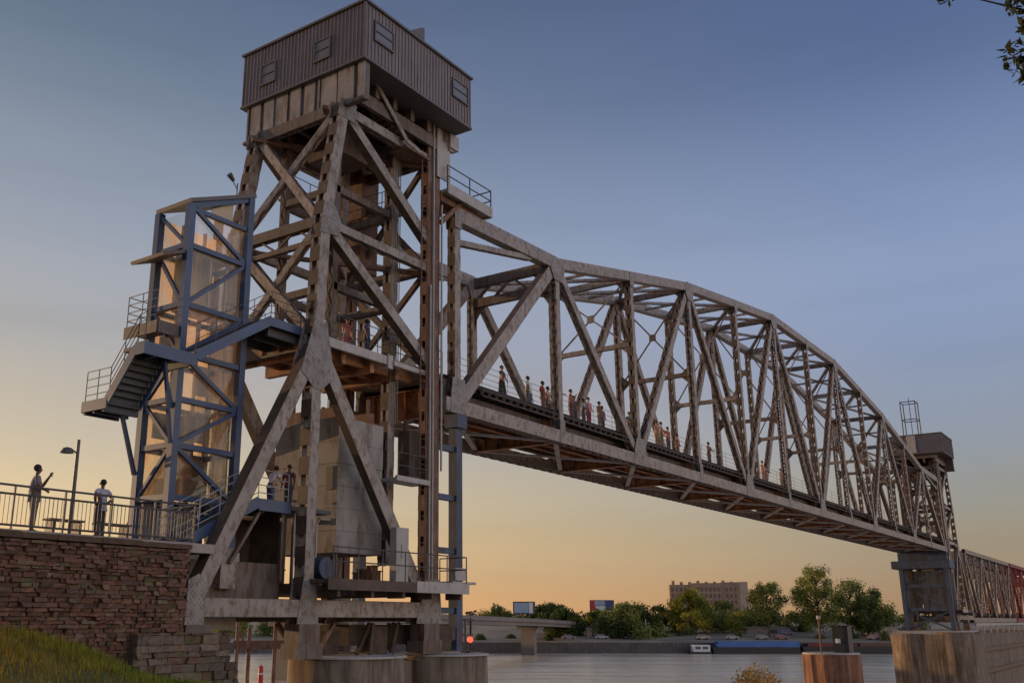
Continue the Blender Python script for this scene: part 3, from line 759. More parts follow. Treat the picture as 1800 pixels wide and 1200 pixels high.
    part('edge_beam', M['light_steel'], T, lambda b: (bx(b, -8.5, -4.5, -.02, .12, .95, 1.3), bx(b, -8.55, -8.3, -.08, .2, .85, 1.4), bx(b, -4.65, -4.35, -.08, .2, .8, 1.35), bx(b, -4.35, -2.3, -.16, .02, .95, 1.15)))
    for y in (.42, 4.4): railing(T, [Q(-9.2, y, 1.4), Q(-.3, y, 1.4)], 1.1, 1.5, M['rail'], (1.0, .66, .33), r=.02)
    for y in (1.0, 3.9): part('guide_column', M['steel_dark'], T, lambda b: b.member(Q(-6.95, y, 1.4), Q(-6.95, y, 11.2), .3, .3, style='lace', pitch=.5))
    for z in (3.7, 7.9): part('guide_frame', M['steel_dark'], T, lambda b: (bx(b, -7.0, -3.2, .85, 1.1, z, z + .3), bx(b, -7.0, -3.2, 3.8, 4.05, z, z + .3), bx(b, -7.1, -6.8, 1.1, 3.8, z, z + .3), bx(b, -3.5, -3.2, 1.1, 3.8, z, z + .3)))
    part('catwalk', M['rust'], T, lambda b: (bx(b, -6.7, -2.4, 3.95, 4.6, 8.55, 8.65), bx(b, -2.9, -2.2, .9, 4.6, 8.55, 8.65)))
    railing(T, [Q(-6.7, 3.95, 8.65), Q(-2.9, 3.95, 8.65), Q(-2.9, .9, 8.65)], 1.0, 1.1, M['rail'], (1.0, .5), r=.02)
    part('gear_case', M['steel_dark'], T, lambda b: (bx(b, -6.2, -4.6, 1.4, 3.4, 10.2, 11.4), bx(b, -4.5, -3.9, 1.8, 3.0, 10.5, 11.2)))
    # lower machinery floor with walkway
    part('lower_floor', M['lacing'], T, lambda b: (bx(b, -9.0, -2.2, .3, 4.5, -8.1, -7.75), bx(b, -8.9, -.6, -1.1, -.02, -7.75, -7.62), [bx(b, x - .08, x + .08, -1.0, -.26, -8.2, -7.75) for x in (-8.2, -6.4, -4.6, -2.8, -.9)], bx(b, -8.9, -4.0, -1.14, -1.1, -7.98, -7.6)))
    part('walkway_fascia', M['light_steel'], T, lambda b: bx(b, -4.0, -.55, -1.16, -1.1, -7.98, -7.56))
    railing(T, [Q(-8.6, -1.05, -7.62), Q(-.6, -1.05, -7.62), Q(-.6, .3, -7.62)], 1.1, 1.3, M['rail'], (1.0, .55), r=.024)
    for y in (.9, 3.9): part('floor_girder', M['steel_dark'], T, lambda b: bx(b, -13.2, -9.2, y, y + .2, -8.9, -7.1))
    part('cross_wall', M['timber'], T, lambda b: (bx(b, -10.8, -9.25, 2.4, 2.6, -7.7, -5.5), bx(b, -9.3, -9.1, .8, 4.2, -7.7, -5.4)))
    return T, Q, bx
NT, Q, bx = tower(lambda x: x, 'tall near lift tower with grey brown machine house on top', True)
FT, Qf, bxf = tower(lambda x: 12 * P_ - x, 'distant lift tower at the far end of the span', False)

# fittings only the near tower shows
part('roof_vent', M['trim'], NT, lambda b: (b.box(-4.9, -4.0, -1.2, -.9, 15.45, 15.75), b.plate([(-4.9, -1.05, 15.75), (-4.05, -1.05, 16.35), (-3.9, -1.05, 16.35), (-3.9, -1.05, 15.7)], (0, 1, 0), .3)))
part('siding_panel', M['light_steel'], NT, lambda b: (b.box(-1.72, -.75, -.32, -.25, 10.3, 12.72)))
part('electric_box', M['light_steel'], NT, lambda b: (b.box(-.95, -.3, -.5, -.1, 12.0, 12.7), b.box(-.9, -.55, -.4, -.1, 11.9, 12.0)))
PLX = part('top_platform', M['light_steel'], NT, lambda b: (b.box(-1.2, 2.35, -.5, .9, 9.72, 9.84), b.box(-1.2, 2.35, -.56, -.5, 9.6, 10.1), b.box(2.35, 2.41, -.56, .9, 9.6, 10.1)))
railing(NT, [(-1.2, -.5, 9.84), (2.35, -.5, 9.84), (2.35, .85, 9.84)], 1.15, 1.8, M['black'], (1.0, .55), r=.03)
part('platform_bracket', M['rust'], NT, lambda b: (b.beam((-1.3, -.2, 8.2), (.3, -.2, 9.7), .15, .2), b.beam((-1.3, .6, 8.2), (.3, .6, 9.7), .15, .2), b.box(-1.3, 1.6, -.2, .6, 9.3, 9.7)))
# inner stair that climbs to the machine house
b_ = MB()
b_.beam((-6.35, -.4, 13.0), (-4.06, -.4, 11.05), .06, .22); b_.beam((-6.35, .5, 13.0), (-4.06, .5, 11.05), .06, .22); b_.beam((-4.06, -.4, 11.05), (-3.2, -.4, 10.9), .06, .2)
b_.build('stair_stringer', M['steel'], NT)
b_ = MB()
for i in range(11):
    t = (i + .5) / 11; x = lerp(-6.35, -4.06, t); z = lerp(13.0, 11.05, t); b_.box(x - .14, x + .14, -.36, .46, z - .02, z + .02)
b_.box(-4.1, -2.4, -.4, .6, 10.75, 10.85)
b_.build('stair_treads', M['rust'], NT)
# small platform on the river columns
part('mid_platform', M['light_steel'], NT, lambda b: (b.box(-4.4, -2.3, -.4, .5, -3.7, -3.6), b.box(-4.45, -2.3, -.46, -.4, -3.72, -3.52)))
railing(NT, [(-4.3, -.4, -3.6), (-2.4, -.4, -3.6)], 1.0, .9, M['rail'], (1.0, .5), r=.02)
part('hoist_motor', M['timber'], NT, lambda b: (b.box(-3.0, -2.3, .1, .7, -3.6, -1.5), b.tube([(-2.9, .4, -1.5), (-2.9, .4, -1.1), (-2.5, .4, -1.0)], .1, 8), b.box(-3.1, -2.2, .05, .75, -3.6, -3.3)))
part('cabinet', M['light_steel'], NT, lambda b: (b.box(-4.6, -3.85, -.6, -.28, -7.6, -5.55), b.box(-4.3, -4.15, -.63, -.6, -6.7, -6.2)))
part('cabinet', M['steel'], NT, lambda b: (b.box(-12.15, -11.5, .6, 1.1, -8.0, -6.7)))
rs = random.Random(12)
for i in range(14):
    x = rs.uniform(-8.2, -2.6); y = rs.uniform(.6, 4); s_ = rs.uniform(.25, .6); hh = rs.uniform(.4, 1.0)
    part('machine_box', M[rs.choice(('timber', 'rust', 'steel_dark', 'steel_dark'))], NT, lambda b: (b.box(x - s_ / 2, x + s_ / 2, y - s_ / 2, y + s_ / 2, -7.75, -7.75 + hh), b.box(x - s_ / 2 - .04, x + s_ / 2 + .04, y - s_ / 2 - .04, y + s_ / 2 + .04, -7.75 + hh, -7.7 + hh)))
for i in range(8):
    x = rs.uniform(-8.5, -2.6); y = rs.uniform(.5, 2.5); zt = -5.6 + rs.uniform(-.6, 1.2)
    part('pipe', M[rs.choice(('rust', 'light_steel', 'steel_dark'))], NT, lambda b: b.tube([(x, y, -7.7), (x, y, zt - .2), (x + .15, y, zt), (x + .8, y, zt)], .05, 6))
part('brake_drum', M['blue_dull'], NT, lambda b: b.tube([(-8.0, -.2, -7.2), (-8.0, .3, -7.2)], .38, 16))
# timber and pipe clutter beneath the lower floor
b_ = MB()
for i in range(12):
    x = rs.uniform(-7.2, .2); y = rs.uniform(-.3, 1.7)
    if i % 3 == 0: b_.box(x - .5, x + .5, y - .3, y + .3, -10.2, -9.3 + rs.uniform(-.2, .1))
    else: b_.beam((x, y, -10.2), (x + rs.uniform(-.8, .8), y + rs.uniform(-.3, .3), -9.1), .12, .16)
b_.box(-5.5, -1.2, .9, 3.6, -9.9, -9.15)
b_.build('bearing_frame', M['timber'], NT)
part('knee_brace', M['rust'], NT, lambda b: (b.beam((-8.3, .1, -10.2), (-9.3, .1, -9.0), .14, .16), b.beam((-8.1, .9, -10.2), (-9.2, .9, -9.1), .14, .16), b.beam((-7.9, .2, -10.1), (-7.1, .2, -9.1), .12, .12)))
# dark blue prop columns below the end of the span
w = thing('prop_column', (0, 0, -10.2), 'dark blue steel prop column holding up the near end of the span', 'column')
for y in (0, W):
    part('column', M['blue_dull'], w, lambda b: b.member((.1, y, -10.2), (.1, y, -.5), .42, .4, style='plate', pitch=4))
    part('cap', M['blue_dull'], w, lambda b: b.box(-.25, .5, y - .35, y + .35, -.95, -.34))
part('brace', M['blue_dull'], w, lambda b: [b.box(-1.35, -.1, -.12, .12, z - .12, z + .12) for z in (-8.6, -6.2, -4.0, -1.9)])
part('footplate', M['light_steel'], w, lambda b: (b.box(-.8, .9, -.5, .5, -7.55, -7.45), b.box(-.5, .3, -.42, -.2, -7.4, -6.9)))

M['weight'] = simple('stained_grey_concrete', (0.3, 0.275, 0.25), 0.85, 0.15, 0.7, dirt=(0.17, 0.135, 0.105), dirt_at=0.55, bumps=0.25, stretch=(1.5, 1.5, .5))
# counterweights: hung from the towers, so things of their own
def counterweight(mx, label):
    x0, x1 = sorted((mx(-6.55), mx(-3.9))); w = thing('counterweight', ((x0 + x1) / 2, 2.4, -6.6), label, 'counterweight', 'concrete counterweights hung in the towers')
    b_ = MB(); rs = random.Random(2)
    zs = [-6.55, -5.75, -4.9, -4.05, -3.2, -2.35, -1.4]
    for i in range(6):
        e = rs.uniform(-.012, .012); b_.box(x0 - e, x1 + e, .75 - e, 4.15 + e, zs[i] + (.012 if i else 0), zs[i + 1])
    b_.box(x0 + .05, x1 - .05, .8, 4.1, -6.5, -1.45)
    b_.build('block', M['weight'], w)
    part('hanger', M['rust'], w, lambda b: (b.box(x0 + .3, x0 + .6, 1, 3.9, -1.4, -.9), b.box(x1 - .6, x1 - .3, 1, 3.9, -1.4, -.9), [b.box(x - .06, x + .06, y - .06, y + .06, -1.4, -.3) for x in (x0 + .45, x1 - .45) for y in (1.2, 3.7)]))
    part('slot', M['black'], w, lambda b: (b.box(x0 - .03 if mx(1) > mx(0) else x1 + .012, x0 - .012 if mx(1) > mx(0) else x1 + .03, .95, 1.3, -4.2, -3.3)))
counterweight(lambda x: x, 'pale concrete counterweight block hanging inside the near tower')
counterweight(lambda x: 12 * P_ - x, 'concrete counterweight block hanging inside the distant tower')

# mast on the far tower
part('mast', M['black'], FT, lambda b: ([b.tube([(111.5 + i * 1.9, 1.6 + j * 1.9, 15.4), (111.5 + i * 1.9, 1.6 + j * 1.9, 20.4)], .07, 6) for i in (0, 1) for j in (0, 1)],
    [b.beam((111.5, 1.6 + j * 1.9, z), (113.4, 1.6 + j * 1.9, z), .08, .08) for j in (0, 1) for z in (17.8, 20.3)], [b.beam((111.5 + i * 1.9, 1.6, z), (111.5 + i * 1.9, 3.5, z), .08, .08) for i in (0, 1) for z in (17.8, 20.3)], b.tube([(112.4, 2.5, 20.3), (112.4, 2.5, 21.0)], .05, 6), b.tube([(112.4, 2.5, 15.4), (112.4, 2.5, 20.3)], .05, 6)))
part('end_window', M['light_steel'], FT, lambda b: b.box(110.21, 110.28, 1.9, 3.0, 12.9, 15.3))

# ------------------------------------------------------------------ glass elevator
EX0, EX1, EY0, EY1 = -13.70, -11.0, 1.55, 3.25
EZ = [-6.72, -5.13, -3.43, -1.88, -.31, 1.45, 3.6, 5.15]
EL = thing('elevator_tower', ((EX0 + EX1) / 2, (EY0 + EY1) / 2, -6.72), 'glass elevator tower with blue steel frame and diagonal braces', 'elevator')
def etop(x): return lerp(5.15, 6.35, (x - EX0) / (EX1 - EX0))
for x, y in ((EX0, EY0), (EX1, EY0), (EX0, EY1), (EX1, EY1)):
    part('post', M['blue'], EL, lambda b: b.box(x - .13, x + .13, y - .13, y + .13, -6.75, etop(x)))
for i, z in enumerate(EZ[1:-1]):
    part('ring', M['blue'], EL, lambda b: (b.box(EX0 + .13, EX1 - .13, EY0 - .09, EY0 + .09, z - .09, z + .09), b.box(EX0 + .13, EX1 - .13, EY1 - .09, EY1 + .09, z - .09, z + .09),
        b.box(EX0 - .09, EX0 + .09, EY0 + .13, EY1 - .13, z - .09, z + .09), b.box(EX1 - .09, EX1 + .09, EY0 + .13, EY1 - .13, z - .09, z + .09)))
for i in range(len(EZ) - 1):
    z0, z1 = EZ[i] + .05, EZ[i + 1] - .05
    if i == len(EZ) - 2: z1 = 5.0
    a, c = (EX0 + .1, EX1 - .1)
    dn = i in (1, 3, 6)        # brace falls to the right
    def br(b):
        za, zc = (z1, z0) if dn else (z0, z1)
        if i == len(EZ) - 2: za, zc = (5.05, 3.65)
        b.beam((a, EY0 - .015, za), (c, EY0 - .015, zc), .12, .14)
        ya, yc = EY0 + .1, EY1 - .1
        b.beam((EX0 - .015, ya, za if i != 6 else 3.65), (EX0 - .015, yc, zc if i != 6 else 5.0), .12, .12, (1, 0, 0))
    if i > 0: part('brace', M['blue'], EL, br)
part('roof', M['trim'], EL, lambda b: (b.plate([(EX0 - .15, EY0 - .16, 5.2), (EX1 + .16, EY0 - .16, 6.45), (EX1 + .16, EY1 + .05, 6.45), (EX0 - .15, EY1 + .05, 5.2)], (-.4, 0, 1), .14)))
part('roof_beam', M['blue'], EL, lambda b: (b.beam((EX0, EY0, 4.98), (EX1, EY0, 5.0), .16, .16), b.beam((EX0, EY0, 5.05), (EX1, EY0, 6.25), .16, .2)))
b_ = MB()
for i in range(1, len(EZ) - 1):
    z0, z1 = EZ[i] + .09, (EZ[i + 1] - .09 if i < len(EZ) - 2 else 4.95)
    b_.box(EX0 + .13, EX1 - .13, EY0 + .075, EY0 + .09, z0, z1); b_.box(EX0 + .075, EX0 + .09, EY0 + .13, EY1 - .13, z0, z1)
b_.build('glazing', M['glass'], EL)
b_ = MB()
for i in range(1, len(EZ) - 1):
    z0, z1 = EZ[i] + .09, (EZ[i + 1] - .09 if i < len(EZ) - 2 else 4.95)
    b_.box(EX0 + .13, EX1 - .13, EY1 - .09, EY1 - .075, z0, z1); b_.box(EX1 - .09, EX1 - .075, EY0 + .13, EY1 - .13, z0, z1)
b_.build('rear_glazing', M['glow_glass'], EL)
part('upper_panel', M['beige'], EL, lambda b: b.plate([(EX0 + .9, EY0 + .06, 5.1), (EX1 - .75, EY0 + .06, 5.1), (EX1 - .75, EY0 + .06, 5.85), (EX0 + 1.0, EY0 + .06, 5.3)], (0, 1, 0), .03))
part('guide_rail', M['light_steel'], EL, lambda b: [b.box(x - .05, x + .05, y - .05, y + .05, -6.7, 4.9) for x, y in ((-12.9, 2.9), (-11.9, 2.9), (-11.4, 2.1))])
part('shaft_panel', M['light_steel'], EL, lambda b: [b.box(EX1 - .7, EX1 - .16, EY1 - .2, EY1 - .14, z, z + 1.1) for z in (-4.6, -2.9, -1.2, 2.0)] + [b.box(EX0 + .3, EX0 + 1.0, EY1 - .2, EY1 - .14, z, z + .9) for z in (-3.0, .1)])
cab = part('cab', M['beige'], EL, lambda b: (b.box(-13.2, -11.5, 1.95, 2.85, 1.5, 1.6), b.box(-13.2, -11.5, 1.95, 2.85, 3.55, 3.7), b.box(-13.2, -11.5, 2.8, 2.85, 1.6, 3.55), [b.box(x - .04, x + .04, 1.95, 2.03, 1.6, 3.55) for x in (-13.16, -12.3, -11.54)]))
part('pit_machine', M['wood'], EL, lambda b: (b.box(-13.2, -11.6, 2.2, 3.0, -5.0, -4.4), b.tube([(-12.9, 2.4, -3.9), (-12.0, 2.4, -3.9)], .35, 14), b.box(-12.7, -12.3, 2.2, 2.8, -4.4, -2.2)))
part('base_plinth', M['concrete'], EL, lambda b: (b.box(EX0 - .25, EX0 + .25, EY0 - .25, EY0 + .25, -7.3, -6.74),))
part('base_panel', M['cabin_pale'], EL, lambda b: (b.box(EX0 + .2, EX1 - .2, EY1 - .16, EY1 - .08, -6.7, -5.25)))
part('canopy', M['steel_dark'], EL, lambda b: (b.plate([(EX0 - .14, 1.5, 3.3), (EX0 - 1.05, 1.5, 2.95), (EX0 - 1.05, 3.25, 2.95), (EX0 - .14, 3.25, 3.3)], (-.35, 0, 1), .12)))
part('balcony', M['steel_dark'], EL, lambda b: (b.box(EX0 - 1.0, EX0 - .14, 1.55, 3.3, .42, .57), b.box(EX0 - 1.04, EX0 - 1.0, 1.55, 3.3, .2, .62), b.box(EX0 - 1.0, EX0 - .14, 1.5, 1.55, .2, .62)))
railing(EL, [(EX0 - .2, 3.25, .57), (EX0 - .97, 3.25, .57), (EX0 - .97, 1.7, .57)], 1.15, .9, M['rail'], (1.0, .75, .5, .25), r=.016)
# floodlight on the elevator roof
w = thing('floodlight', (-10.85, 2.5, 6.5), 'small grey floodlight on a thin stand atop the elevator roof', 'floodlight')
part('stand', M['rail'], w, lambda b: b.tube([(-10.85, 2.5, 6.45), (-10.85, 2.5, 7.25)], .025, 6))
part('arm', M['rail'], w, lambda b: b.tube([(-10.85, 2.5, 7.0), (-11.2, 2.45, 7.3)], .02, 6))
part('lamp_head', M['rail'], w, lambda b: b.tube([(-11.1, 2.45, 7.25), (-11.35, 2.42, 7.42)], [.07, .12], 10))

# upper stair round the elevator up to the bridge deck
US = thing('upper_stair', (-14, 1, -1.5), 'blue edged steel stair climbing round the elevator to the bridge deck', 'stairway')
y0, y1 = .35, 1.42
stairs(US, (-13.99, y0, -.65), (-10.72, y0, 1.38), (0, y1 - y0, 0), M['blue'], M['stair'], 12, fh=.34)
part('top_landing', M['stair'], US, lambda b: (b.box(-10.75, -8.95, y0, 2.6, 1.2, 1.36), b.box(-10.95, -9.0, y0 + .2, 2.6, .6, 1.2 - .02) if False else None, [b.box(-10.7, -9.0, y - .06, y + .06, .85, 1.2) for y in (.6, 1.3, 2.3)]))
part('landing_fascia', M['blue'], US, lambda b: (b.box(-10.75, -9.25, y0 - .06, y0, 1.14, 1.46),))
part('mid_landing', M['stair'], US, lambda b: (b.box(-16.0, -13.95, y0, y1, -.82, -.7), [b.box(x - .05, x + .05, y0, y1, -1.05, -.82) for x in (-15.6, -14.9, -14.2)]))
part('landing_fascia', M['blue'], US, lambda b: (b.box(-16.06, -13.95, y0 - .06, y0, -1.02, -.62), b.box(-16.06, -16.0, y0, .8, -1.02, -.62)))
stairs(US, (-16.0, 2.0, -2.28), (-16.0, .75, -.78), (1.15, 0, 0), M['blue'], M['stair'], 8, fh=.32)
part('low_landing', M['stair'], US, lambda b: (b.box(-16.0, -14.7, 2.0, 3.3, -2.4, -2.28), [b.box(-16.0, -14.7, y - .05, y + .05, -2.62, -2.4) for y in (2.2, 2.7, 3.2)]))
part('landing_fascia', M['blue'], US, lambda b: (b.box(-16.06, -16.0, 2.0, 3.3, -2.55, -2.2), b.box(-16.0, -14.7, 3.3, 3.36, -2.55, -2.2)))
railing(US, [(-15.97, 3.25, -2.25), (-15.97, 2.0, -2.25), (-15.97, .75, -.72), (-15.97, .4, -.7)], 1.05, .8, M['rail'], (1.0, .75, .5, .25), r=.015)
railing(US, [(-14.0, .4, -.62), (-10.72, .4, 1.42), (-9.2, .4, 1.4)], 1.05, 1.0, M['rail'], (1.0, .75, .5, .25), r=.015)
railing(US, [(-10.72, 2.55, 1.4), (-9.0, 2.55, 1.4)], 1.05, 1.0, M['rail'], (1.0, .75, .5, .25), r=.015)
part('bracket', M['blue'], US, lambda b: (b.beam((-15.3, 2.2, -2.5), (-13.85, 3.2, -4.3), .08, .08), b.beam((-14.8, 2.9, -2.5), (-13.85, 3.3, -4.3), .08, .08), b.beam((-15.0, .6, -1.0), (-13.85, 1.5, -3.4), .1, .1), b.beam((-14.6, 1.2, -1.0), (-13.8, 1.6, -2.2), .1, .1)))
# lower stair from the promenade to the lower landing
LS = thing('lower_stair', (-12, 1, -6.7), 'blue edged steel stair rising from the promenade to a small landing', 'stairway')
stairs(LS, (-14.3, .35, -6.85), (-10.87, .35, -5.1), (0, 1.0, 0), M['blue'], M['stair'], 10, fh=.36)
part('landing', M['stair'], LS, lambda b: (b.box(-10.9, -9.35, .35, 4.2, -5.22, -5.08), b.box(-9.348, -7.0, .6, 4.2, -5.222, -5.082), [b.box(x - .05, x + .05, .4, 4.2, -5.45, -5.22) for x in (-10.6, -9.7)]))
part('landing_fascia', M['blue'], LS, lambda b: (b.box(-10.9, -9.4, .29, .35, -5.4, -5.0)))
for a, c in (((-10.6, .5, -5.3), (-11.9, .5, -7.2)), ((-9.6, .5, -5.4), (-9.6, .5, -7.7)), ((-9.7, 3.5, -5.4), (-10.4, 3.5, -7.9))): part('support', M['steel_dark'], LS, lambda b: b.beam(a, c, .11, .11))
railing(LS, [(-14.2, .4, -6.72), (-10.87, .4, -5.05), (-9.45, .4, -5.08)], 1.05, 1.0, M['rail_light'], (1.0, .75, .5, .25), r=.016)
railing(LS, [(-14.2, 1.35, -6.72), (-10.87, 1.35, -5.05)], 1.05, 1.0, M['rail_light'], (1.0, .75, .5, .25), r=.016)

# ------------------------------------------------------------------ piers
def column_pier(b_, cx, cy, r, z0, z1, n=28, rough=.03, seed=1):
    rs = random.Random(seed); k = 9; vs = []
    off = [rs.uniform(-rough, rough) for _ in range(n)]
    for j in range(k):
        z = lerp(z0, z1, j / (k - 1))
        for i in range(n):
            a = 2 * math.pi * i / n; rr = r + off[i] + rs.uniform(-rough, rough) * .4
            vs.append((cx + rr * math.cos(a), cy + rr * math.sin(a), z))
    b_.add(vs, [(j * n + i, j * n + (i + 1) % n, (j + 1) * n + (i + 1) % n, (j + 1) * n + i) for j in range(k - 1) for i in range(n)] + [tuple(range((k - 1) * n, k * n))])
M['pier'] = simple('stained_pier_concrete', (0.22, 0.165, 0.115), 0.9, 0.3, 0.9, dirt=(0.10, 0.065, 0.04), dirt_at=0.5, bumps=0.4, stretch=(1.6, 1.6, 0.14))
M['sheet'] = simple('rusty_sheet_piling', (0.22, 0.10, 0.055), 0.85, 0.3, 1.2, dirt=(0.07, 0.035, 0.025), dirt_at=0.52, stretch=(2, 2, .2))
w = thing('river_pier', (-4, 2.5, -19.5), 'stained round nosed concrete pier beneath the near tower', 'pier')
b_ = MB(); column_pier(b_, -5.75, 0.7, 2.15, -19.5, -10.3, seed=1); column_pier(b_, -0.35, 0.45, 1.95, -19.5, -10.35, seed=2); column_pier(b_, -1.6, 4.9, 2.1, -19.5, -10.3, seed=3)
b_.build('shaft', M['pier'], w, True)
b_ = MB(); pl_ = [(-6.2, .6), (-.4, .2), (.5, 4.9), (-2.6, 5.2)]; b_.add([(x, y, z) for z in (-19.5, -10.5) for x, y in pl_], [(0, 3, 2, 1), (4, 5, 6, 7)] + [(k, (k + 1) % 4, 4 + (k + 1) % 4, 4 + k) for k in range(4)])
b_.build('web_wall', M['pier'], w)
part('cap', M['concrete'], w, lambda b: (b.cyl(-5.75, 0.7, -10.3, -10.23, 2.2, 28), b.cyl(-.35, .45, -10.35, -10.28, 2.0, 28), b.cyl(-1.6, 4.9, -10.3, -10.24, 2.15, 28)))
# beacon and marker on the pier edge
w = thing('pier_beacon', (.75, -.2, -10.28), 'black navigation beacon with small red lamp on the pier edge', 'beacon')
part('mast', M['black'], w, lambda b: (b.box(.55, .95, -.35, .05, -10.27, -10.2), b.tube([(.9, -.2, -10.27), (.9, -.2, -8.9)], .05, 6), b.tube([(.5, -.2, -10.27), (.5, -.2, -8.95)], .04, 6), b.box(.42, .98, -.28, -.12, -9.0, -8.92), b.box(.42, .98, -.28, -.12, -9.6, -9.54)))
m, nt, b, tc = mat_base('red_beacon_glow'); b.inputs['Base Color'].default_value = (.6, .03, .02, 1); b.inputs['Emission Color'].default_value = (1, .12, .06, 1); b.inputs['Emission Strength'].default_value = 1.2
M['beacon'] = m
part('lamp', M['beacon'], w, lambda b: b.ball((.55, -.42, -9.75), .13, 10))
w = thing('marker_board', (1.0, -.6, -11), 'red diamond marker board fixed to the pier side', 'marker')
part('board', M['red'], w, lambda b: b.plate([(.95, -.75, -10.35), (1.35, -.6, -10.9), (.95, -.75, -11.6), (.55, -.9, -10.9)], (.35, -.94, 0), .05))
part('bracket', M['black'], w, lambda b: b.beam((.9, -.7, -11.3), (.7, 0, -11.3), .08, .08))

w = thing('river_pier', (112, 2.7, -19.5), 'broad weathered concrete pier beneath the distant tower', 'pier')
b_ = MB(); column_pier(b_, 109.5, 5.2, 2.5, -19.5, -10.6, seed=5); column_pier(b_, 109.7, .3, 2.5, -19.5, -10.4, seed=6); column_pier(b_, 117.5, .3, 2.2, -19.5, -10.4, seed=7); column_pier(b_, 117.5, 5.2, 2.2, -19.5, -10.4, seed=8)
b_.build('shaft', M['pier'], w, True)
part('web_wall', M['pier'], w, lambda b: (b.box(107.3, 119.6, .4, 5.2, -19.5, -10.7), b.box(109, 118, -1.9, 7.0, -19.5, -10.75)))
part('cap', M['concrete'], w, lambda b: b.box(107.8, 119.2, -1.2, 6.6, -10.69, -10.25))
w = thing('guide_wall', (155, 2, -19.5), 'long brown timber faced guide wall beside the distant pier', 'wall')
b_ = MB()
for k in range(5):
    for i in range(9): b_.box(120 + i * 8.2, 128.17 + i * 8.2, -1.0 - (k % 2) * .03 - (i % 2) * .02, -.7, -19.5 + k * 1.75, -17.77 + k * 1.75)
b_.build('planking', M['pier'], w)
part('core', M['pier'], w, lambda b: b.box(120, 194, -.7, 6, -19.5, -10.7))
part('rail', M['light_steel'], w, lambda b: (b.box(120, 194, -.95, -.7, -9.65, -9.35), [b.box(120.5 + i * 6, 120.8 + i * 6, -.9, -.7, -10.7, -9.65) for i in range(12)]))
part('waler', M['wood'], w, lambda b: (b.box(120, 194, -1.4, -1.25, -15.8, -15.3), b.box(120, 194, -1.4, -1.25, -13.0, -12.6)))
# blue bent under the far end of the span
w = thing('blue_bent', (110, 2.6, -10.25), 'blue steel frame standing on the distant pier under the span end', 'bent')
for x in (109.4, 112.2):
    for y in (0, 5.5): part('column', M['blue_dull'], w, lambda b: b.member((x, y, -10.25), (x, y, -2.4), .55, .55, style='plate', pitch=3))
part('cap_beam', M['blue_dull'], w, lambda b: (b.box(109.0, 112.6, -.5, 6.6, -2.4, -1.4), b.box(109.1, 109.7, -.3, 5.7, -1.38, -.34)))
part('cross_brace', M['blue_dull'], w, lambda b: ([b.box(109.2, 109.6, .3, 5.2, z - .18, z + .18) for z in (-7.6, -4.6)], b.beam((109.4, .2, -10.1), (109.4, 5.3, -7.8), .12, .2, (1, 0, 0)), b.beam((109.5, 5.3, -10.1), (109.5, .2, -7.8), .12, .2, (1, 0, 0)), b.beam((109.4, .2, -7.4), (109.4, 5.3, -4.8), .12, .16, (1, 0, 0)), b.beam((109.5, 5.3, -4.4), (109.5, .2, -2.6), .12, .16, (1, 0, 0))))
part('infill', M['cabin_pale'], w, lambda b: [b.box(112.0, 112.1, .3 + i * .9, .3 + i * .9 + .8, -7.4, -2.6) for i in range(5)])
# fixed approach spans beyond
def approach(x0, x1, mt, label, name='approach_span'):
    w = thing(name, ((x0 + x1) / 2, 2.4, -9.3), label, 'bridge', 'fixed truss spans beyond the far tower'); n = 6; L = (x1 - x0) / n
    for y in (0, 4.8):
        part('bottom_chord', mt, w, lambda b: b.member((x0, y, -8.9), (x1, y, -8.9), .45, .6, style='plate', pitch=3))
        part('top_chord', mt, w, lambda b: b.member((x0, y, .5), (x1, y, .5), .45, .55, style='plate', pitch=3))
        for i in range(n + 1): part('vertical_post', mt, w, lambda b: b.member((x0 + i * L, y, -8.7), (x0 + i * L, y, .3), .36, .34, style='lace', pitch=.5))
        for i in range(n): part('diagonal', mt, w, lambda b: b.member((x0 + i * L, y, -8.7 if i % 2 else .3), (x0 + (i + 1) * L, y, .3 if i % 2 else -8.7), .36, .42, style='lace', pitch=.5))
    for i in range(n + 1):
        part('cross_frame', mt, w, lambda b: ([b.beam((x0 + i * L, .2, z), (x0 + i * L, 4.6, z), .25, .3, (1, 0, 0)) for z in (.4, -2, -8.6)], b.beam((x0 + i * L, .2, .3), (x0 + i * L, 4.6, -1.9), .14, .14, (1, 0, 0)), b.beam((x0 + i * L + .15, 4.6, .3), (x0 + i * L + .15, .2, -1.9), .12, .14, (1, 0, 0))))
    for i in range(n):
        part('top_brace', mt, w, lambda b: (b.beam((x0 + i * L, .2, .4), (x0 + (i + 1) * L, 4.6, .4), .2, .2), b.beam((x0 + i * L, 4.6, .3), (x0 + (i + 1) * L, .2, .3), .2, .2)))
    part('deck', M['timber'], w, lambda b: b.box(x0, x1, .3, 4.5, -8.3, -7.9))
    return w
approach(123.8, 166.5, M['steel'], 'grey lattice truss span running on behind the distant tower')
approach(168.0, 212.0, M['redsteel'], 'dark red lattice truss span at the right edge of the picture')

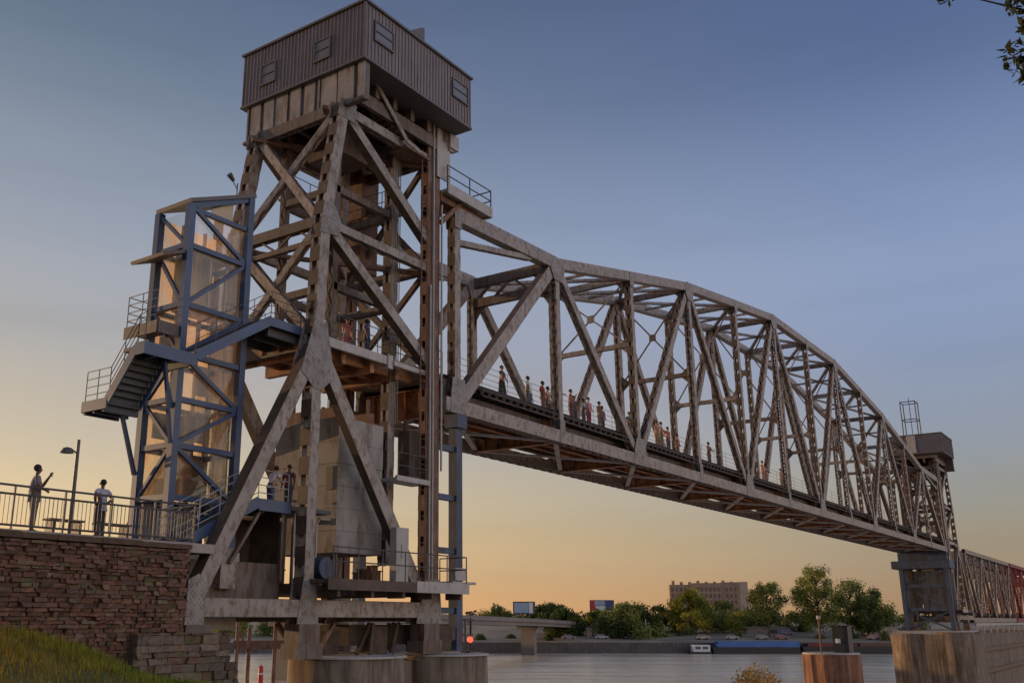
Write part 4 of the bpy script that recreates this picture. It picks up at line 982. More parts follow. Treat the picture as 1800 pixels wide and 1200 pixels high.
# mooring cell with a dark box
w = thing('dolphin', (30.1, -6.6, -19.5), 'rusty round sheet pile mooring cell standing in the river', 'dolphin')
b_ = MB(); n = 40; vs = []
for z in (-19.5, -10.95):
    for i in range(n):
        a = 2 * math.pi * i / n; rr = 1.62 + (.07 if i % 4 < 2 else -.05); vs.append((30.1 + rr * math.cos(a), -6.6 + rr * math.sin(a), z))
b_.add(vs, [(i, (i + 1) % n, n + (i + 1) % n, n + i) for i in range(n)] + [tuple(range(n, 2 * n))]); b_.build('sheet_piling', M['sheet'], w)
part('rim', M['concrete'], w, lambda b: b.cyl(30.1, -6.6, -10.95, -10.86, 1.66, 36))
w = thing('beacon_box', (30.4, -7.2, -10.86), 'dark equipment box standing on the rusty mooring cell', 'box')
part('housing', M['black'], w, lambda b: (b.box(29.9, 30.9, -7.75, -6.85, -10.86, -9.35), b.box(29.85, 30.95, -7.8, -6.8, -9.35, -9.28)))
part('sign', M['white'], w, lambda b: b.box(29.84, 29.88, -7.3, -7.0, -10.3, -10.05))
w = thing('beacon_pole', (29.6, -6.2, -10.86), 'thin rusty pole standing on the mooring cell', 'pole')
part('shaft', M['rust'], w, lambda b: b.tube([(29.6, -6.2, -10.86), (29.6, -6.2, -8.9)], .07, 8))
part('lamp', M['light_steel'], w, lambda b: b.tube([(29.6, -6.2, -8.9), (29.6, -6.2, -8.7)], .12, 8))

# ------------------------------------------------------------------ people
def person(loc, face, label, shirt, pants, skin=0, hair=(0.02, 0.015, 0.012), H=1.72, pose='stand', fingers=False, group=None, long_hair=False, sleeves=.5, bulk=1.0):
    """continuous skinned body with shirt, trousers, shoes and hair as children"""
    s = H / 1.72; P = thing('person', loc, label, 'person', group); P.rotation_euler = (0, 0, R(face))
    rs = random.Random(int(abs(loc[0] * 100 + loc[1] * 37)))
    L = {'stand': (.02, -.02), 'stride': (.16, -.14), 'wide': (.05, .0)}.get(pose, (.02, -.02))
    J = {'pelvis': (0, 0, .95), 'spine': (0, 0, 1.13), 'chest': (.01, 0, 1.33), 'neck': (.0, 0, 1.49), 'head0': (.02, 0, 1.56), 'head1': (.03, 0, 1.64), 'head2': (.015, 0, 1.71), 'nose': (.125, 0, 1.615)}
    RAD = {'pelvis': .145, 'spine': .13, 'chest': .15, 'neck': .055, 'head0': .075, 'head1': .095, 'head2': .06, 'nose': .014}
    E = [('pelvis', 'spine'), ('spine', 'chest'), ('chest', 'neck'), ('neck', 'head0'), ('head0', 'head1'), ('head1', 'head2'), ('head1', 'nose')]
    arms = {'stand': ((.03, .25, 1.14), (.1, .26, .92)), 'stride': ((.1, .25, 1.14), (.2, .24, .95)), 'wide': ((-.02, .3, 1.15), (.08, .27, .95)), 'rail': ((.1, .26, 1.16), (.33, .2, 1.1)), 'phone': ((.17, .23, 1.2), (.31, .1, 1.46)), 'lean': ((.16, .26, 1.12), (.38, .22, 1.05)), 'hips': ((-.08, .36, 1.2), (.04, .2, 1.02))}[pose]
    sp = (.1 if pose != 'wide' else .17)
    for k, n in ((1, 'l'), (-1, 'r')):
        dx = L[0] if k > 0 else L[1]
        J['hip' + n] = (0, .09 * k, .9); J['knee' + n] = (dx * .6 + .02, (.09 + sp) / 2 * k, .5); J['ankle' + n] = (dx, sp * k, .09); J['toe' + n] = (dx + .15, (sp + .02) * k, .04)
        RAD['hip' + n] = .1; RAD['knee' + n] = .06; RAD['ankle' + n] = .042; RAD['toe' + n] = .035
        E += [('pelvis', 'hip' + n), ('hip' + n, 'knee' + n), ('knee' + n, 'ankle' + n), ('ankle' + n, 'toe' + n)]
        e, w = arms
        if pose == 'phone' and k < 0: e, w = ((.05, .27, 1.16), (.2, .2, 1.1))
        J['sh' + n] = (0, .19 * k, 1.42); J['el' + n] = (e[0], e[1] * k, e[2]); J['wr' + n] = (w[0], w[1] * k, w[2])
        d = (V(w) - V(e)).normalized(); pd = V(d.x, d.y * k, d.z); pl = V(J['wr' + n]) + pd * .07
        J['palm' + n] = tuple(pl)
        RAD['sh' + n] = .07; RAD['el' + n] = .046; RAD['wr' + n] = .033; RAD['palm' + n] = .034
        E += [('chest', 'sh' + n), ('sh' + n, 'el' + n), ('el' + n, 'wr' + n), ('wr' + n, 'palm' + n)]
        if fingers:
            sd = pd.cross(V(0, k, .2)).normalized(); up_ = pd.cross(sd)
            for i, (o, l) in enumerate(((-.028, .068), (-.009, .078), (.01, .073), (.028, .058))):
                r0 = pl + sd * o + pd * .02; f1 = r0 + pd * l * .55; f2 = f1 + (pd * .7 - up_ * .6 * k).normalized() * l * .5
                for nm, q, rr in (('fa%d' % i, r0, .0105), ('fb%d' % i, f1, .0095), ('fc%d' % i, f2, .008)): J[nm + n] = tuple(q); RAD[nm + n] = rr
                E += [('palm' + n, 'fa%d' % i + n), ('fa%d' % i + n, 'fb%d' % i + n), ('fb%d' % i + n, 'fc%d' % i + n)]
            t0 = V(J['wr' + n]) + pd * .045 - sd * .034; t1 = t0 + (pd - sd * .9).normalized() * .05
            J['ta' + n] = tuple(t0); J['tb' + n] = tuple(t1); RAD['ta' + n] = .012; RAD['tb' + n] = .009
            E += [('palm' + n, 'ta' + n), ('ta' + n, 'tb' + n)]
    if pose == 'lean':
        for k in J:
            x, y, z = J[k]
            if z > .95: J[k] = (x + (z - .95) * .38, y, z - (z - .95) * .1)
    def skin_mesh(name, keys, edges, mt, grow=1.0, add=0.0):
        ids = {k: i for i, k in enumerate(keys)}
        me = bpy.data.meshes.new(name); me.from_pydata([tuple(c * s for c in J[k]) for k in keys], [(ids[a], ids[c]) for a, c in edges], [])
        me.materials.append(mt); o = bpy.data.objects.new(name, me); COL.objects.link(o); o.parent = P
        md = o.modifiers.new('skin', 'SKIN'); md.use_smooth_shade = True; md.branch_smoothing = .6
        if not me.skin_vertices: return o
        for k, i in ids.items():
            r = RAD[k] * grow * s * (1.1 * bulk if RAD[k] > .04 and not k.startswith('head') else 1) + add; sv = me.skin_vertices[0].data[i]; sv.radius = (r * (.78 if k in ('chest', 'spine', 'pelvis') else 1), r); sv.use_root = (i == 0)
            if k in ('chest', 'spine', 'pelvis', 'hem', 'waist', 'belt'): sv.radius = (r * 1.12, r * .78)
        sub = o.modifiers.new('sub', 'SUBSURF'); sub.levels = sub.render_levels = 1
        return o
    allk = ['pelvis'] + [k for k in J if k != 'pelvis']
    skin_mesh('body', allk, E, SKIN[skin])
    tk = ['pelvis', 'spine', 'chest', 'shl', 'shr', 'esl', 'esr']
    for n in 'lr':
        J['es' + n] = tuple(V(J['sh' + n]).lerp(V(J['el' + n]), .35 + sleeves * .6)); RAD['es' + n] = .055
        J['cf' + n] = tuple(V(J['knee' + n]).lerp(V(J['ankle' + n]), .85)); RAD['cf' + n] = .052
    J['collar'] = tuple(V(J['chest']).lerp(V(J['neck']), .75)); RAD['collar'] = .075
    J['hem'] = tuple(V(J['pelvis']) - V(0, 0, .055)); RAD['hem'] = .08
    J['belt'] = J['pelvis']; RAD['belt'] = .105; RAD['hem'] = .1; tk[0] = 'belt'
    skin_mesh('shirt', tk + ['collar', 'hem'], [('belt', 'hem'), ('belt', 'spine'), ('spine', 'chest'), ('chest', 'shl'), ('chest', 'shr'), ('shl', 'esl'), ('shr', 'esr'), ('chest', 'collar')], cloth(shirt), 1.08, .012)
    J['waist'] = tuple(V(J['pelvis']).lerp(V(J['spine']), .75)); RAD['waist'] = .125
    skin_mesh('trousers', ['pelvis', 'waist', 'hipl', 'hipr', 'kneel', 'kneer', 'cfl', 'cfr'], [('pelvis', 'waist'), ('pelvis', 'hipl'), ('pelvis', 'hipr'), ('hipl', 'kneel'), ('hipr', 'kneer'), ('kneel', 'cfl'), ('kneer', 'cfr')], cloth(pants), 1.06, .012)
    def sub(name, mt, fn):
        b_ = MB(); fn(b_); me = bpy.data.meshes.new(name); me.from_pydata(b_.v, [], b_.f); me.polygons.foreach_set('use_smooth', [True] * len(me.polygons)); me.materials.append(mt)
        o = bpy.data.objects.new(name, me); COL.objects.link(o); o.parent = P
    hd = V(J['head1']) * s
    sub('hair', cloth(hair), lambda b: (b.ball(hd + V(-.032, 0, .034) * s, .102 * s, 12, (1, .95, .98)), b.ball(hd + V(-.06, 0, -.07) * s, .08 * s, 10, (.7, 1, 1.6)) if long_hair else None))
    for k in (1, -1): sub('ear', SKIN[skin], lambda b: b.ball(hd + V(.01, .098 * k, -.02) * s, .028 * s, 8, (1, .45, 1.2)))
    for k in (1, -1): sub('eye', cloth((.02, .02, .02)), lambda b: b.ball(hd + V(.086, .034 * k, -.005) * s, .011 * s, 6))
    for n in 'lr':
        a, t = V(J['ankle' + n]) * s, V(J['toe' + n]) * s
        sub('shoe', cloth((.03, .028, .028)), lambda b: (b.tube([V(a.x - .07, a.y, .045), V(a.x + .02, a.y, .05), V(t.x + .04, t.y, .035)], [.045, .052, .035], 8)))
    return P

g = 'people standing on the promenade'
person((-19.0, .55, -6.72), -25, 'person in grey purple shirt raising a phone beside the railing', (.20, .16, .19), (.15, .12, .10), 0, H=1.84, pose='phone', fingers=True, group=g, sleeves=.8, bulk=1.12)
person((-16.9, .5, -6.72), 100, 'person in pale shirt and dark trousers standing near the elevator', (.34, .32, .38), (.05, .045, .05), 0, H=1.66, pose='hips', fingers=True, group=g, bulk=1.08)
g = 'people on the lower stair landing'
person((-8.55, 2.25, -5.08), 0, 'person in white shirt leaning on the lower landing rail', (.62, .57, .62), (.08, .09, .16), 1, H=1.7, pose='lean', fingers=True, group=g)
person((-7.72, 2.15, -5.08), 200, 'person in dark maroon top on the lower landing', (.10, .04, .055), (.05, .05, .07), 0, H=1.74, pose='stand', fingers=True, group=g)
g = 'people on the bridge deck'
for x, y, f, lab, sh, pa, po, hh in (
    (5.5, 1.05, -80, 'person all in dark navy near the first diagonal of the span', (.04, .045, .07), (.03, .03, .045), 'stride', 1.72),
    (9.75, 2.1, -95, 'person in grey green jacket left of the red shirt', (.16, .2, .2), (.12, .13, .14), 'stand', 1.6),
    (9.6, 1.15, -70, 'person in bright red shirt beside the first thick post', (.5, .06, .05), (.2, .12, .1), 'hips', 1.74),
    (10.5, .75, -85, 'tall person in orange shirt just right of the first thick post', (.62, .2, .09), (.4, .2, .14), 'rail', 1.82),
    (12.0, .8, -60, 'person in dark red top pointing outward from the rail', (.3, .04, .05), (.12, .06, .07), 'phone', 1.7),
    (14.0, .8, -95, 'person in pink top and maroon shorts beside the rail', (.62, .3, .32), (.25, .05, .08), 'stand', 1.62),
    (13.6, 1.5, -120, 'person in dark top half hidden behind the pink top', (.12, .07, .06), (.07, .06, .06), 'stand', 1.72),
    (10.9, 1.6, -110, 'person in cream shirt behind the tall person in orange', (.5, .42, .34), (.14, .13, .16), 'stand', 1.76),
    (12.9, 1.3, -80, 'person in grey violet hoodie leaning by the rail', (.22, .18, .24), (.1, .1, .13), 'rail', 1.68),
    (19.4, .9, -95, 'person in teal shirt close to the second lattice post', (.08, .2, .22), (.18, .16, .15), 'hips', 1.7),
    (8.2, 1.2, -70, 'person in white shirt left of the grey green jacket', (.6, .58, .55), (.1, .1, .14), 'stand', 1.74),
    (11.3, 1.2, -100, 'person in mustard top between the orange and dark red shirts', (.5, .33, .08), (.12, .1, .1), 'hips', 1.64),
    (14.7, 1.5, -75, 'person in pale blue shirt behind the brown jacket', (.3, .38, .5), (.1, .1, .13), 'rail', 1.76),
    (16.6, 1.3, -95, 'person in plum coat right of the brown jacket', (.2, .07, .14), (.06, .05, .07), 'stand', 1.64),
    (17.6, .85, -80, 'person in pale grey top between the plum coat and the teal shirt', (.42, .42, .43), (.12, .11, .12), 'stand', 1.72),
    (25.2, 1.0, -100, 'person in tomato red top just before the third thick post', (.55, .14, .09), (.1, .09, .1), 'hips', 1.7),
    (29.6, .9, -85, 'person in cream jacket beyond the third thick post', (.55, .46, .36), (.2, .15, .12), 'stand', 1.7),
    (32.4, 1.1, -95, 'person in brick red shirt near the fourth lattice post', (.4, .13, .1), (.12, .1, .1), 'rail', 1.74),
    (40.2, 1.0, -75, 'person in peach shirt left of the bright orange shirt', (.62, .4, .3), (.24, .18, .15), 'stand', 1.68),
    (6.4, 1.6, -60, 'person in charcoal jacket beside the dark navy person', (.08, .08, .085), (.05, .05, .06), 'stand', 1.7),
    (15.6, .95, -85, 'person in brown jacket near the second post', (.26, .14, .09), (.2, .16, .14), 'wide', 1.68),
    (22.9, .75, -90, 'person in rust brown shirt behind the third diagonal', (.4, .17, .12), (.3, .2, .13), 'stand', 1.7),
    (23.5, .7, -75, 'person in khaki clothes beside the rust brown shirt', (.36, .28, .16), (.2, .15, .1), 'rail', 1.72),
    (27.6, 1.4, -90, 'person in salmon top left of the third thick post', (.55, .24, .18), (.3, .16, .12), 'stand', 1.66),
    (36.6, 2.0, -100, 'person in black clothes right of the third thick post', (.05, .045, .05), (.04, .04, .05), 'stand', 1.7),
    (43.2, .95, -90, 'person in bright orange shirt near the fourth panel point', (.68, .26, .1), (.4, .22, .14), 'stand', 1.76),
    (44.6, 1.2, -80, 'person in tan jacket right of the bright orange shirt', (.5, .34, .22), (.22, .16, .12), 'rail', 1.68),
    (47.8, 1.0, -90, 'person in pale orange top beside the fifth post', (.6, .32, .22), (.35, .24, .18), 'stand', 1.7)):
    person((x, y, 1.42), f, lab, sh, pa, 1 if y < 1.1 else 0, pose=po, H=hh, group=g)
person((-5.0, 1.9, 1.4), -90, 'person in red shirt on the tower deck', (.42, .09, .09), (.3, .13, .12), 1, pose='stand', H=1.76, group=g)
person((-4.2, 1.5, 1.4), -60, 'person in blue clothes on the tower deck', (.08, .1, .22), (.05, .06, .12), 0, pose='stand', H=1.8, group=g)

# ------------------------------------------------------------------ trees
def tree(name, x, y, z, h, w, label, cols, seed, leaf=.55, n=1500, trunk=.22, lean=0, gap=.0, shape='oval', group='trees on the far bank'):
    w *= 1.2; cols = [tuple(c_ * 1.35 for c_ in c) for c in cols]
    T = thing(name, (x, y, z), label, 'tree', group); rs = random.Random(seed); tr = MB()
    th = h * trunk; r0 = max(.16, h * .022)
    tip = V(x + lean, y, z + h * .8)
    tr.tube([(x, y, z - .3), (x, y, z + th), (x + lean * .5, y, z + h * .5), tip], [r0, r0 * .8, r0 * .5, r0 * .12], 8)
    n = int(n * 3.4); leaf *= 1.25; clumps = []; k = max(18, int(h * 2.6))
    for i in range(k):
        t = rs.uniform(0, 1); zz = z + th + (h - th) * (.05 + .9 * t)
        prof = {'oval': math.sin(math.pi * min(1, .12 + .82 * t)) ** .7, 'round': math.sqrt(max(0, 1 - (2 * t - .85) ** 2 / 1.4)), 'spire': (1 - t * .8)}[shape]
        a = rs.uniform(0, 6.283); rr = w / 2 * prof * math.sqrt(rs.uniform(.15, 1)); c = V(x + lean * t + rr * math.cos(a), y + rr * math.sin(a), zz)
        cr = w * rs.uniform(.13, .25) * (1 - .3 * t)
        clumps.append((c, cr)); st = V(x + lean * t * .5, y, max(z + th * .8, zz - cr - rs.uniform(.5, 2)))
        tr.tube([st, st.lerp(c, .5) + V(0, 0, .1 * cr), c], [r0 * .35, r0 * .2, r0 * .06], 5)
    tr.build('trunk', M['bark'], T)
    cb = MB()
    for c, cr in clumps:
        shade = rs.uniform(.65, 1.35); base = rs.choice(cols)
        for i in range(n // k):
            d = V(rs.gauss(0, 1), rs.gauss(0, 1), rs.gauss(0, .75)).normalized(); p = c + d * cr * rs.uniform(.25, 1.12) ** .6
            u = V(rs.gauss(0, 1), rs.gauss(0, 1), rs.gauss(0, 1)).normalized(); v = u.cross(d); v = v.normalized() if v.length > 1e-3 else u.orthogonal()
            l = leaf * rs.uniform(.5, 1.1); q = rs.uniform(.75, 1.25) * shade
            cb.cur = (base[0] * q, base[1] * q, base[2] * q)
            cb.add([p - u * l * .5, p + v * l * .28, p + u * l * .5, p - v * l * .28], [(0, 1, 2, 3)])
    cb.build('crown', M['leaf'], T)
    return T
DK = [(.06, .085, .02), (.085, .1, .022), (.05, .07, .02)]; YG = [(.26, .24, .03), (.2, .2, .03), (.13, .15, .025)]; MG = [(.13, .16, .04), (.095, .125, .035), (.17, .18, .045)]; RD = [(.15, .08, .03), (.11, .07, .025)]
for a in (
    ('broad_tree', 266.2, 147.7, -15.3, 9.6, 12.5, 'dark bushy tree at the end of the highway bridge', DK, 1, .8, 1700, .1, 0, 0, 'round'),
    ('broad_tree', 282.2, 143.3, -15.2, 9.6, 8.6, 'yellow green tree below the red edged billboard', YG + DK, 2, .7, 1500, .12),
    ('broad_tree', 275.3, 126.5, -15.5, 10.6, 18, 'widest dark green tree on the far bank', DK + MG, 3, .9, 3000, .1, 0, 0, 'round'),
    ('broad_tree', 298.7, 128.6, -14.0, 10.0, 9.5, 'reddish brown round tree left of the white poles', RD + DK, 4, .7, 1600, .15, 0, 0, 'round'),
    ('broad_tree', 296.6, 114.1, -14.4, 15.4, 11.0, 'tall yellow green tree in front of the big building', YG, 5, .7, 2200, .12),
    ('broad_tree', 303.4, 122.1, -13.8, 10.2, 8.6, 'dark yellow tree at the left corner of the big building', YG + RD, 6, .7, 1300, .12),
    ('broad_tree', 307.9, 106.9, -13.5, 10.3, 13.5, 'low bright green tree before the right half of the big building', YG + MG, 7, .75, 1700, .14, 0, 0, 'round'),
    ('broad_tree', 296.6, 87.3, -14.0, 17.0, 11.0, 'open branched dark tree standing alone right of the big building', MG + DK, 8, .6, 1900, .2, .5),
    ('broad_tree', 306.5, 73.9, -14.2, 22.3, 12.5, 'tallest tree on the far bank behind the dark box', MG + YG, 9, .6, 2900, .14, .8),
    ('broad_tree', 318.2, 66.7, -14.4, 18.4, 11.0, 'thin crowned grey green tree right of the tallest tree', MG, 10, .6, 1600, .2, .6),
    ('broad_tree', 327.6, 62.7, -14.4, 15.6, 11.0, 'dense green tree left of the distant pier', MG + DK, 11, .65, 2200, .14),
    ('broad_tree', 315.5, 60.9, -14.4, 13.0, 8.0, 'leaning green tree nearest the distant pier', MG + DK, 16, .65, 1500, .14),
    ('broad_tree', 328.1, 87.9, -13.4, 7.0, 9.6, 'small green tree behind the violet van', MG, 12, .7, 900, .1, 0, 0, 'round'),
    ('broad_tree', 354.7, 60.0, -13.4, 7.6, 14.0, 'low green tree seen past the distant pier edge', MG, 13, .8, 900, .1, 0, 0, 'round'),
    ('broad_tree', 331.6, 214.2, -10.4, 6.5, 14, 'hazy green tree behind the highway bridge left of the white billboard', MG, 14, .9, 900, .1, 0, 0, 'round'),
    ('broad_tree', 325.8, 186.9, -10.6, 7.2, 15.6, 'hazy green tree behind the highway bridge right of the white billboard', DK, 15, .9, 1100, .1, 0, 0, 'round'),
    ('broad_tree', 200.7, 239.1, -15.9, 8.4, 13, 'pale green tree seen under the tower close to the stone abutment', MG + YG, 17, .8, 900, .12, 0, 0, 'round'),
    ('broad_tree', 212.4, 222.9, -15.9, 8.6, 15, 'green tree seen under the tower close to the near pier', MG, 18, .8, 1000, .12, 0, 0, 'round'),
    ('broad_tree', 324, 103, -13.4, 6.6, 10, 'dark tree in the gap right of the big building', DK, 19, .8, 800, .1, 0, 0, 'round'),
    ('broad_tree', 345.0, 112.0, -12.5, 8.0, 22, 'dark mass of tree behind the big building end wall', DK, 20, .9, 1000, .1, 0, 0, 'round')):
    tree(*a)
rb = random.Random(77)
for k_, (t_, dd_) in enumerate(((-.95, 14), (-.8, 20), (-.62, 12), (-.05, 26), (.05, 30), (.33, 27), (.7, 20), (.86, 22), (.97, 13))):
    p_ = V(262, 101).lerp(V(299, 45.6), t_); q_ = p_ + V(.83, .556) * dd_
    T = thing('bush', (q_.x, q_.y, -14.9), ('low dark bush beneath the highway bridge end', 'low green bush left of the widest dark tree', 'scrubby bush on the river wall left of the silver car', 'round bush left of the dark shelter end', 'pale green bush behind the tan car', 'dark bush between the shelter and the lone open tree', 'small bush left of the dark box', 'broad bush beside the leaning green tree', 'low scrub bush next to the distant pier')[k_], 'bush', 'bushes on the far bank')
    cb = MB(); w_ = rb.uniform(2.2, 4.5); h_ = rb.uniform(1.6, 3.0); base = rb.choice(MG + DK)
    for i_ in range(420):
        d_ = V(rb.gauss(0, 1), rb.gauss(0, 1), abs(rb.gauss(0, 1))).normalized(); c_ = V(q_.x + d_.x * w_ / 2 * rb.uniform(.5, 1.1), q_.y + d_.y * w_ / 2 * rb.uniform(.5, 1.1), -15.0 + d_.z * h_ * rb.uniform(.5, 1.1))
        u_2 = V(rb.gauss(0, 1), rb.gauss(0, 1), rb.gauss(0, 1)).normalized() * .35; v_2 = u_2.orthogonal() * .6; f_ = rb.uniform(.8, 1.7); cb.cur = (base[0] * f_, base[1] * f_, base[2] * f_)
        cb.add([c_ - u_2, c_ + v_2, c_ + u_2, c_ - v_2], [(0, 1, 2, 3)])
    cb.build('foliage', M['leaf'], T)
    part('stems', M['bark'], T, lambda b: [b.tube([(q_.x, q_.y, -15.4), (q_.x + dx * w_ * .25, q_.y + dx * .3, -15.0 + h_ * .7)], [.08, .03], 5) for dx in (-1, 0, 1)])
# distant low wood on the horizon: one mass
b_ = MB(); rs = random.Random(21)
for i in range(9000):
    t = rs.uniform(0, 1) * (len(BL) - 2); j = int(t); f = t - j; p = V(*BL[j]).lerp(V(*BL[j + 1]), f); n_ = far_dir(j); dd = rs.uniform(170, 330)
    hump = 3.0 + 2.2 * math.sin(t * 9.0) * math.sin(t * 23 + 1) + 1.2 * math.sin(t * 61)
    c = V(p.x + n_.x * dd, p.y + n_.y * dd, -9.9 + rs.uniform(0, 1) * max(1.2, hump)); u = V(rs.gauss(0, 1), rs.gauss(0, 1), rs.gauss(0, 1)).normalized() * rs.uniform(.6, 1.7); v = u.orthogonal() * .7
    k = rs.uniform(.6, 1.3); b_.cur = (.05 * k, .055 * k, .026 * k); b_.add([c - u, c + v, c + u, c - v], [(0, 1, 2, 3)])
tag(b_.build('distant_wood', M['leaf']), 'low band of dark woodland along the horizon beyond the far bank', 'woodland', kind='stuff')

# near tree whose twigs hang into the top right corner
T = thing('shade_tree', (-23.2, -27.6, -10.8), 'dark leafy twigs hanging into the top right corner of the picture', 'tree'); rs = random.Random(31)
tr = MB(); base = V(-23.2, -27.6, -11.2)
tr.tube([base, base + V(.1, .1, 3), base + V(-.1, .3, 6), base + V(-.3, .6, 9)], [.3, .25, .18, .08], 10)
cb = MB(); clus = []
tips = [(-26.37, -23.92, -4.09, .1), (-26.17, -24.2, -4.06, .07), (-26.01, -24.4, -4.18, .17), (-25.93, -24.42, -4.36, .1), (-25.95, -24.32, -4.62, .16), (-25.9, -24.36, -4.74, .12), (-25.7, -24.72, -4.5, .22), (-25.6, -25.0, -4.2, .3), (-25.7, -24.5, -3.6, .25), (-26.3, -24.1, -3.65, .2), (-25.2, -25.2, -3.6, .5), (-25.0, -25.5, -4.6, .5), (-24.5, -26, -3.2, .7), (-24.0, -27, -3.0, .8), (-23.2, -27.4, -2.2, .9), (-22.5, -28.3, -3, .9), (-24.2, -28.4, -2.7, .8)]
for x, y, z, rad in tips:
    st = base + V(-.1, .3, 5.5 + rs.uniform(0, 2)); c = V(x, y, z)
    tr.tube([st, st.lerp(c, .5) + V(0, 0, .35), c], [.05, .02, .005], 5)
    for i in range(int(26 + rad * 420)):
        d = V(rs.gauss(0, 1), rs.gauss(0, 1), rs.gauss(0, 1)); p = c + d.normalized() * rad * rs.uniform(0, 1) ** .5; u = V(rs.gauss(0, 1), rs.gauss(0, 1), rs.gauss(0, .8)).normalized(); v = u.orthogonal().normalized(); l = rs.uniform(.05, .1)
        k = rs.uniform(.6, 1.3); cb.cur = (.03 * k, .042 * k, .012 * k)
        cb.add([p - u * l * .5, p - u * l * .1 + v * l * .3, p + u * l * .6, p - u * l * .1 - v * l * .3], [(0, 1, 2, 3)])
tr.build('trunk', M['bark'], T); cb.build('crown', M['leaf'], T)

# shrub at the bottom edge, warm light painted into its orange leaves
T = thing('shrub', (-18.6, -18.6, -11.8), 'rounded shrub with warm light painted into its orange leaves at the bottom edge in front of the river', 'shrub'); rs = random.Random(41); tr = MB(); cb = MB()
sx, sy = -18.05, -18.95
for i in range(9):
    a = rs.uniform(0, 6.28); tr.tube([(sx, sy, -12.6), (sx + .15 * math.cos(a), sy + .15 * math.sin(a), -11), (sx + .34 * math.cos(a), sy + .34 * math.sin(a), -10.0)], [.03, .02, .006], 5)
for i in range(3600):
    d = V(rs.gauss(0, 1), rs.gauss(0, 1), rs.gauss(0, 1)).normalized(); q = rs.uniform(.3, 1) ** .5
    p = V(sx, sy, -10.32) + V(d.x * .46, d.y * .46, d.z * .62) * q * (1 + .18 * math.sin(d.x * 9) * math.sin(d.z * 8 + d.y * 7))
    u = V(rs.gauss(0, 1), rs.gauss(0, 1), rs.gauss(0, 1)).normalized(); v = u.orthogonal().normalized(); l = rs.uniform(.04, .085); k = rs.uniform(.5, 1.3)
    c = rs.choice(((.85, .42, .1), (.8, .48, .14), (.5, .4, .1), (.9, .5, .2))); cb.cur = tuple(e * k for e in c)
    cb.add([p - u * l * .5, p + v * l * .3, p + u * l * .5, p - v * l * .3], [(0, 1, 2, 3)])
tr.build('stems', M['bark'], T); cb.build('foliage', M['leaf'], T)

# ------------------------------------------------------------------ far shore buildings and things
def ub(b, p, q, w, z0, z1, off=0):
    """box whose front runs p->q, w deep away from the river"""
    p, q = V(*p), V(*q); d = (q - p).normalized(); n = V(-d.y, d.x)
    if n.dot(V(1, .6)) < 0: n = -n
    A = [p + n * off, q + n * off, q + n * (off + w), p + n * (off + w)]
    b.hexa([(a.x, a.y, z0) for a in A] + [(a.x, a.y, z1) for a in A])
    return d, n
hp, hq = V(384.6, 159.6), V(397.6, 132.8); hd_ = (hq - hp).normalized(); hn = V(-hd_.y, hd_.x); hn = hn if hn.dot(V(1, .6)) > 0 else -hn
w = thing('hotel', (391, 146, -11.5), 'large reddish brown flat roofed building with rows of windows on the far bank', 'building')
b_ = MB()
ub(b_, hp, hp + hd_ * 9, 14, -12, 6.3); ub(b_, hp + hd_ * 9.02, hp + hd_ * 22, 14, -12, 6.9, -1.2); ub(b_, hp + hd_ * 22.02, hq, 14, -12, 7.2)
b_.build('wall', M['hotel'], w)
b_ = MB(); ub(b_, hq + hd_ * .02, hq + hd_ * 3.6, 16, -12, 7.4, 1.0); b_.build('stair_tower', M['hotel_pale'], w)
for k in range(8):
    b_ = MB(); ub(b_, hp + hd_ * (1.2 + k * 3.6), hp + hd_ * (2.4 + k * 3.6), 2.5, 6.2, 7.6 if k % 3 else 8.1, 4); b_.build('roof_vent', M['hotel'], w)
for fl in range(6):
    for k in range(16):
        t0 = .8 + k * 1.78; off = -1.26 if 9 < t0 + .6 < 21.5 else -.06
        if abs(t0 - 8.6) < .9 or abs(t0 - 21.5) < .9: continue
        b_ = MB(); ub(b_, hp + hd_ * t0, hp + hd_ * (t0 + 1.0), .1, -10.6 + fl * 2.8, -9.0 + fl * 2.8, off); b_.build('window', M['hotel_window'], w)
for fl in range(7):
    b_ = MB(); ub(b_, hp + hd_ * 9.05, hp + hd_ * 21.97, .25, -11.3 + fl * 2.8, -11.05 + fl * 2.8, -1.4); b_.build('ledge', M['hotel_pale'], w)

w = thing('highway_bridge', (200, 130, -18.5), 'long grey concrete highway bridge crossing the river behind the near tower', 'bridge')
hw = [(60, 95, -7.0), (150.4, 109.5, -8.2), (210, 129, -8.75), (265, 146.8, -9.6), (330, 170, -9.8)]
b_ = MB(); pr = MB()
for p, q in zip(hw, hw[1:]):
    p, q = V(p), V(q); d = (q - p).normalized(); n_ = V(-d.y, d.x, 0).normalized()
    for o, z0, z1, ww in ((0, -1.6, -.5, 9), ): b_.hexa([p + n_ * -ww / 2 + V(0, 0, z0), q + n_ * -ww / 2 + V(0, 0, z0), q + n_ * ww / 2 + V(0, 0, z0), p + n_ * ww / 2 + V(0, 0, z0), p + n_ * -ww / 2 + V(0, 0, z1), q + n_ * -ww / 2 + V(0, 0, z1), q + n_ * ww / 2 + V(0, 0, z1), p + n_ * ww / 2 + V(0, 0, z1)])
    for s_ in (-1, 1):
        c0, c1 = p + n_ * s_ * 4.8, q + n_ * s_ * 4.8; pr.beam(c0 + V(0, 0, -.15), c1 + V(0, 0, -.15), .35, 1.0, n_)
M['bridge_concrete'] = simple('grey_bridge_concrete', (0.19, 0.165, 0.15), 0.85, 0.15, 0.15)
b_.build('girder', M['bridge_concrete'], w); pr.build('parapet', M['bridge_concrete'], w)
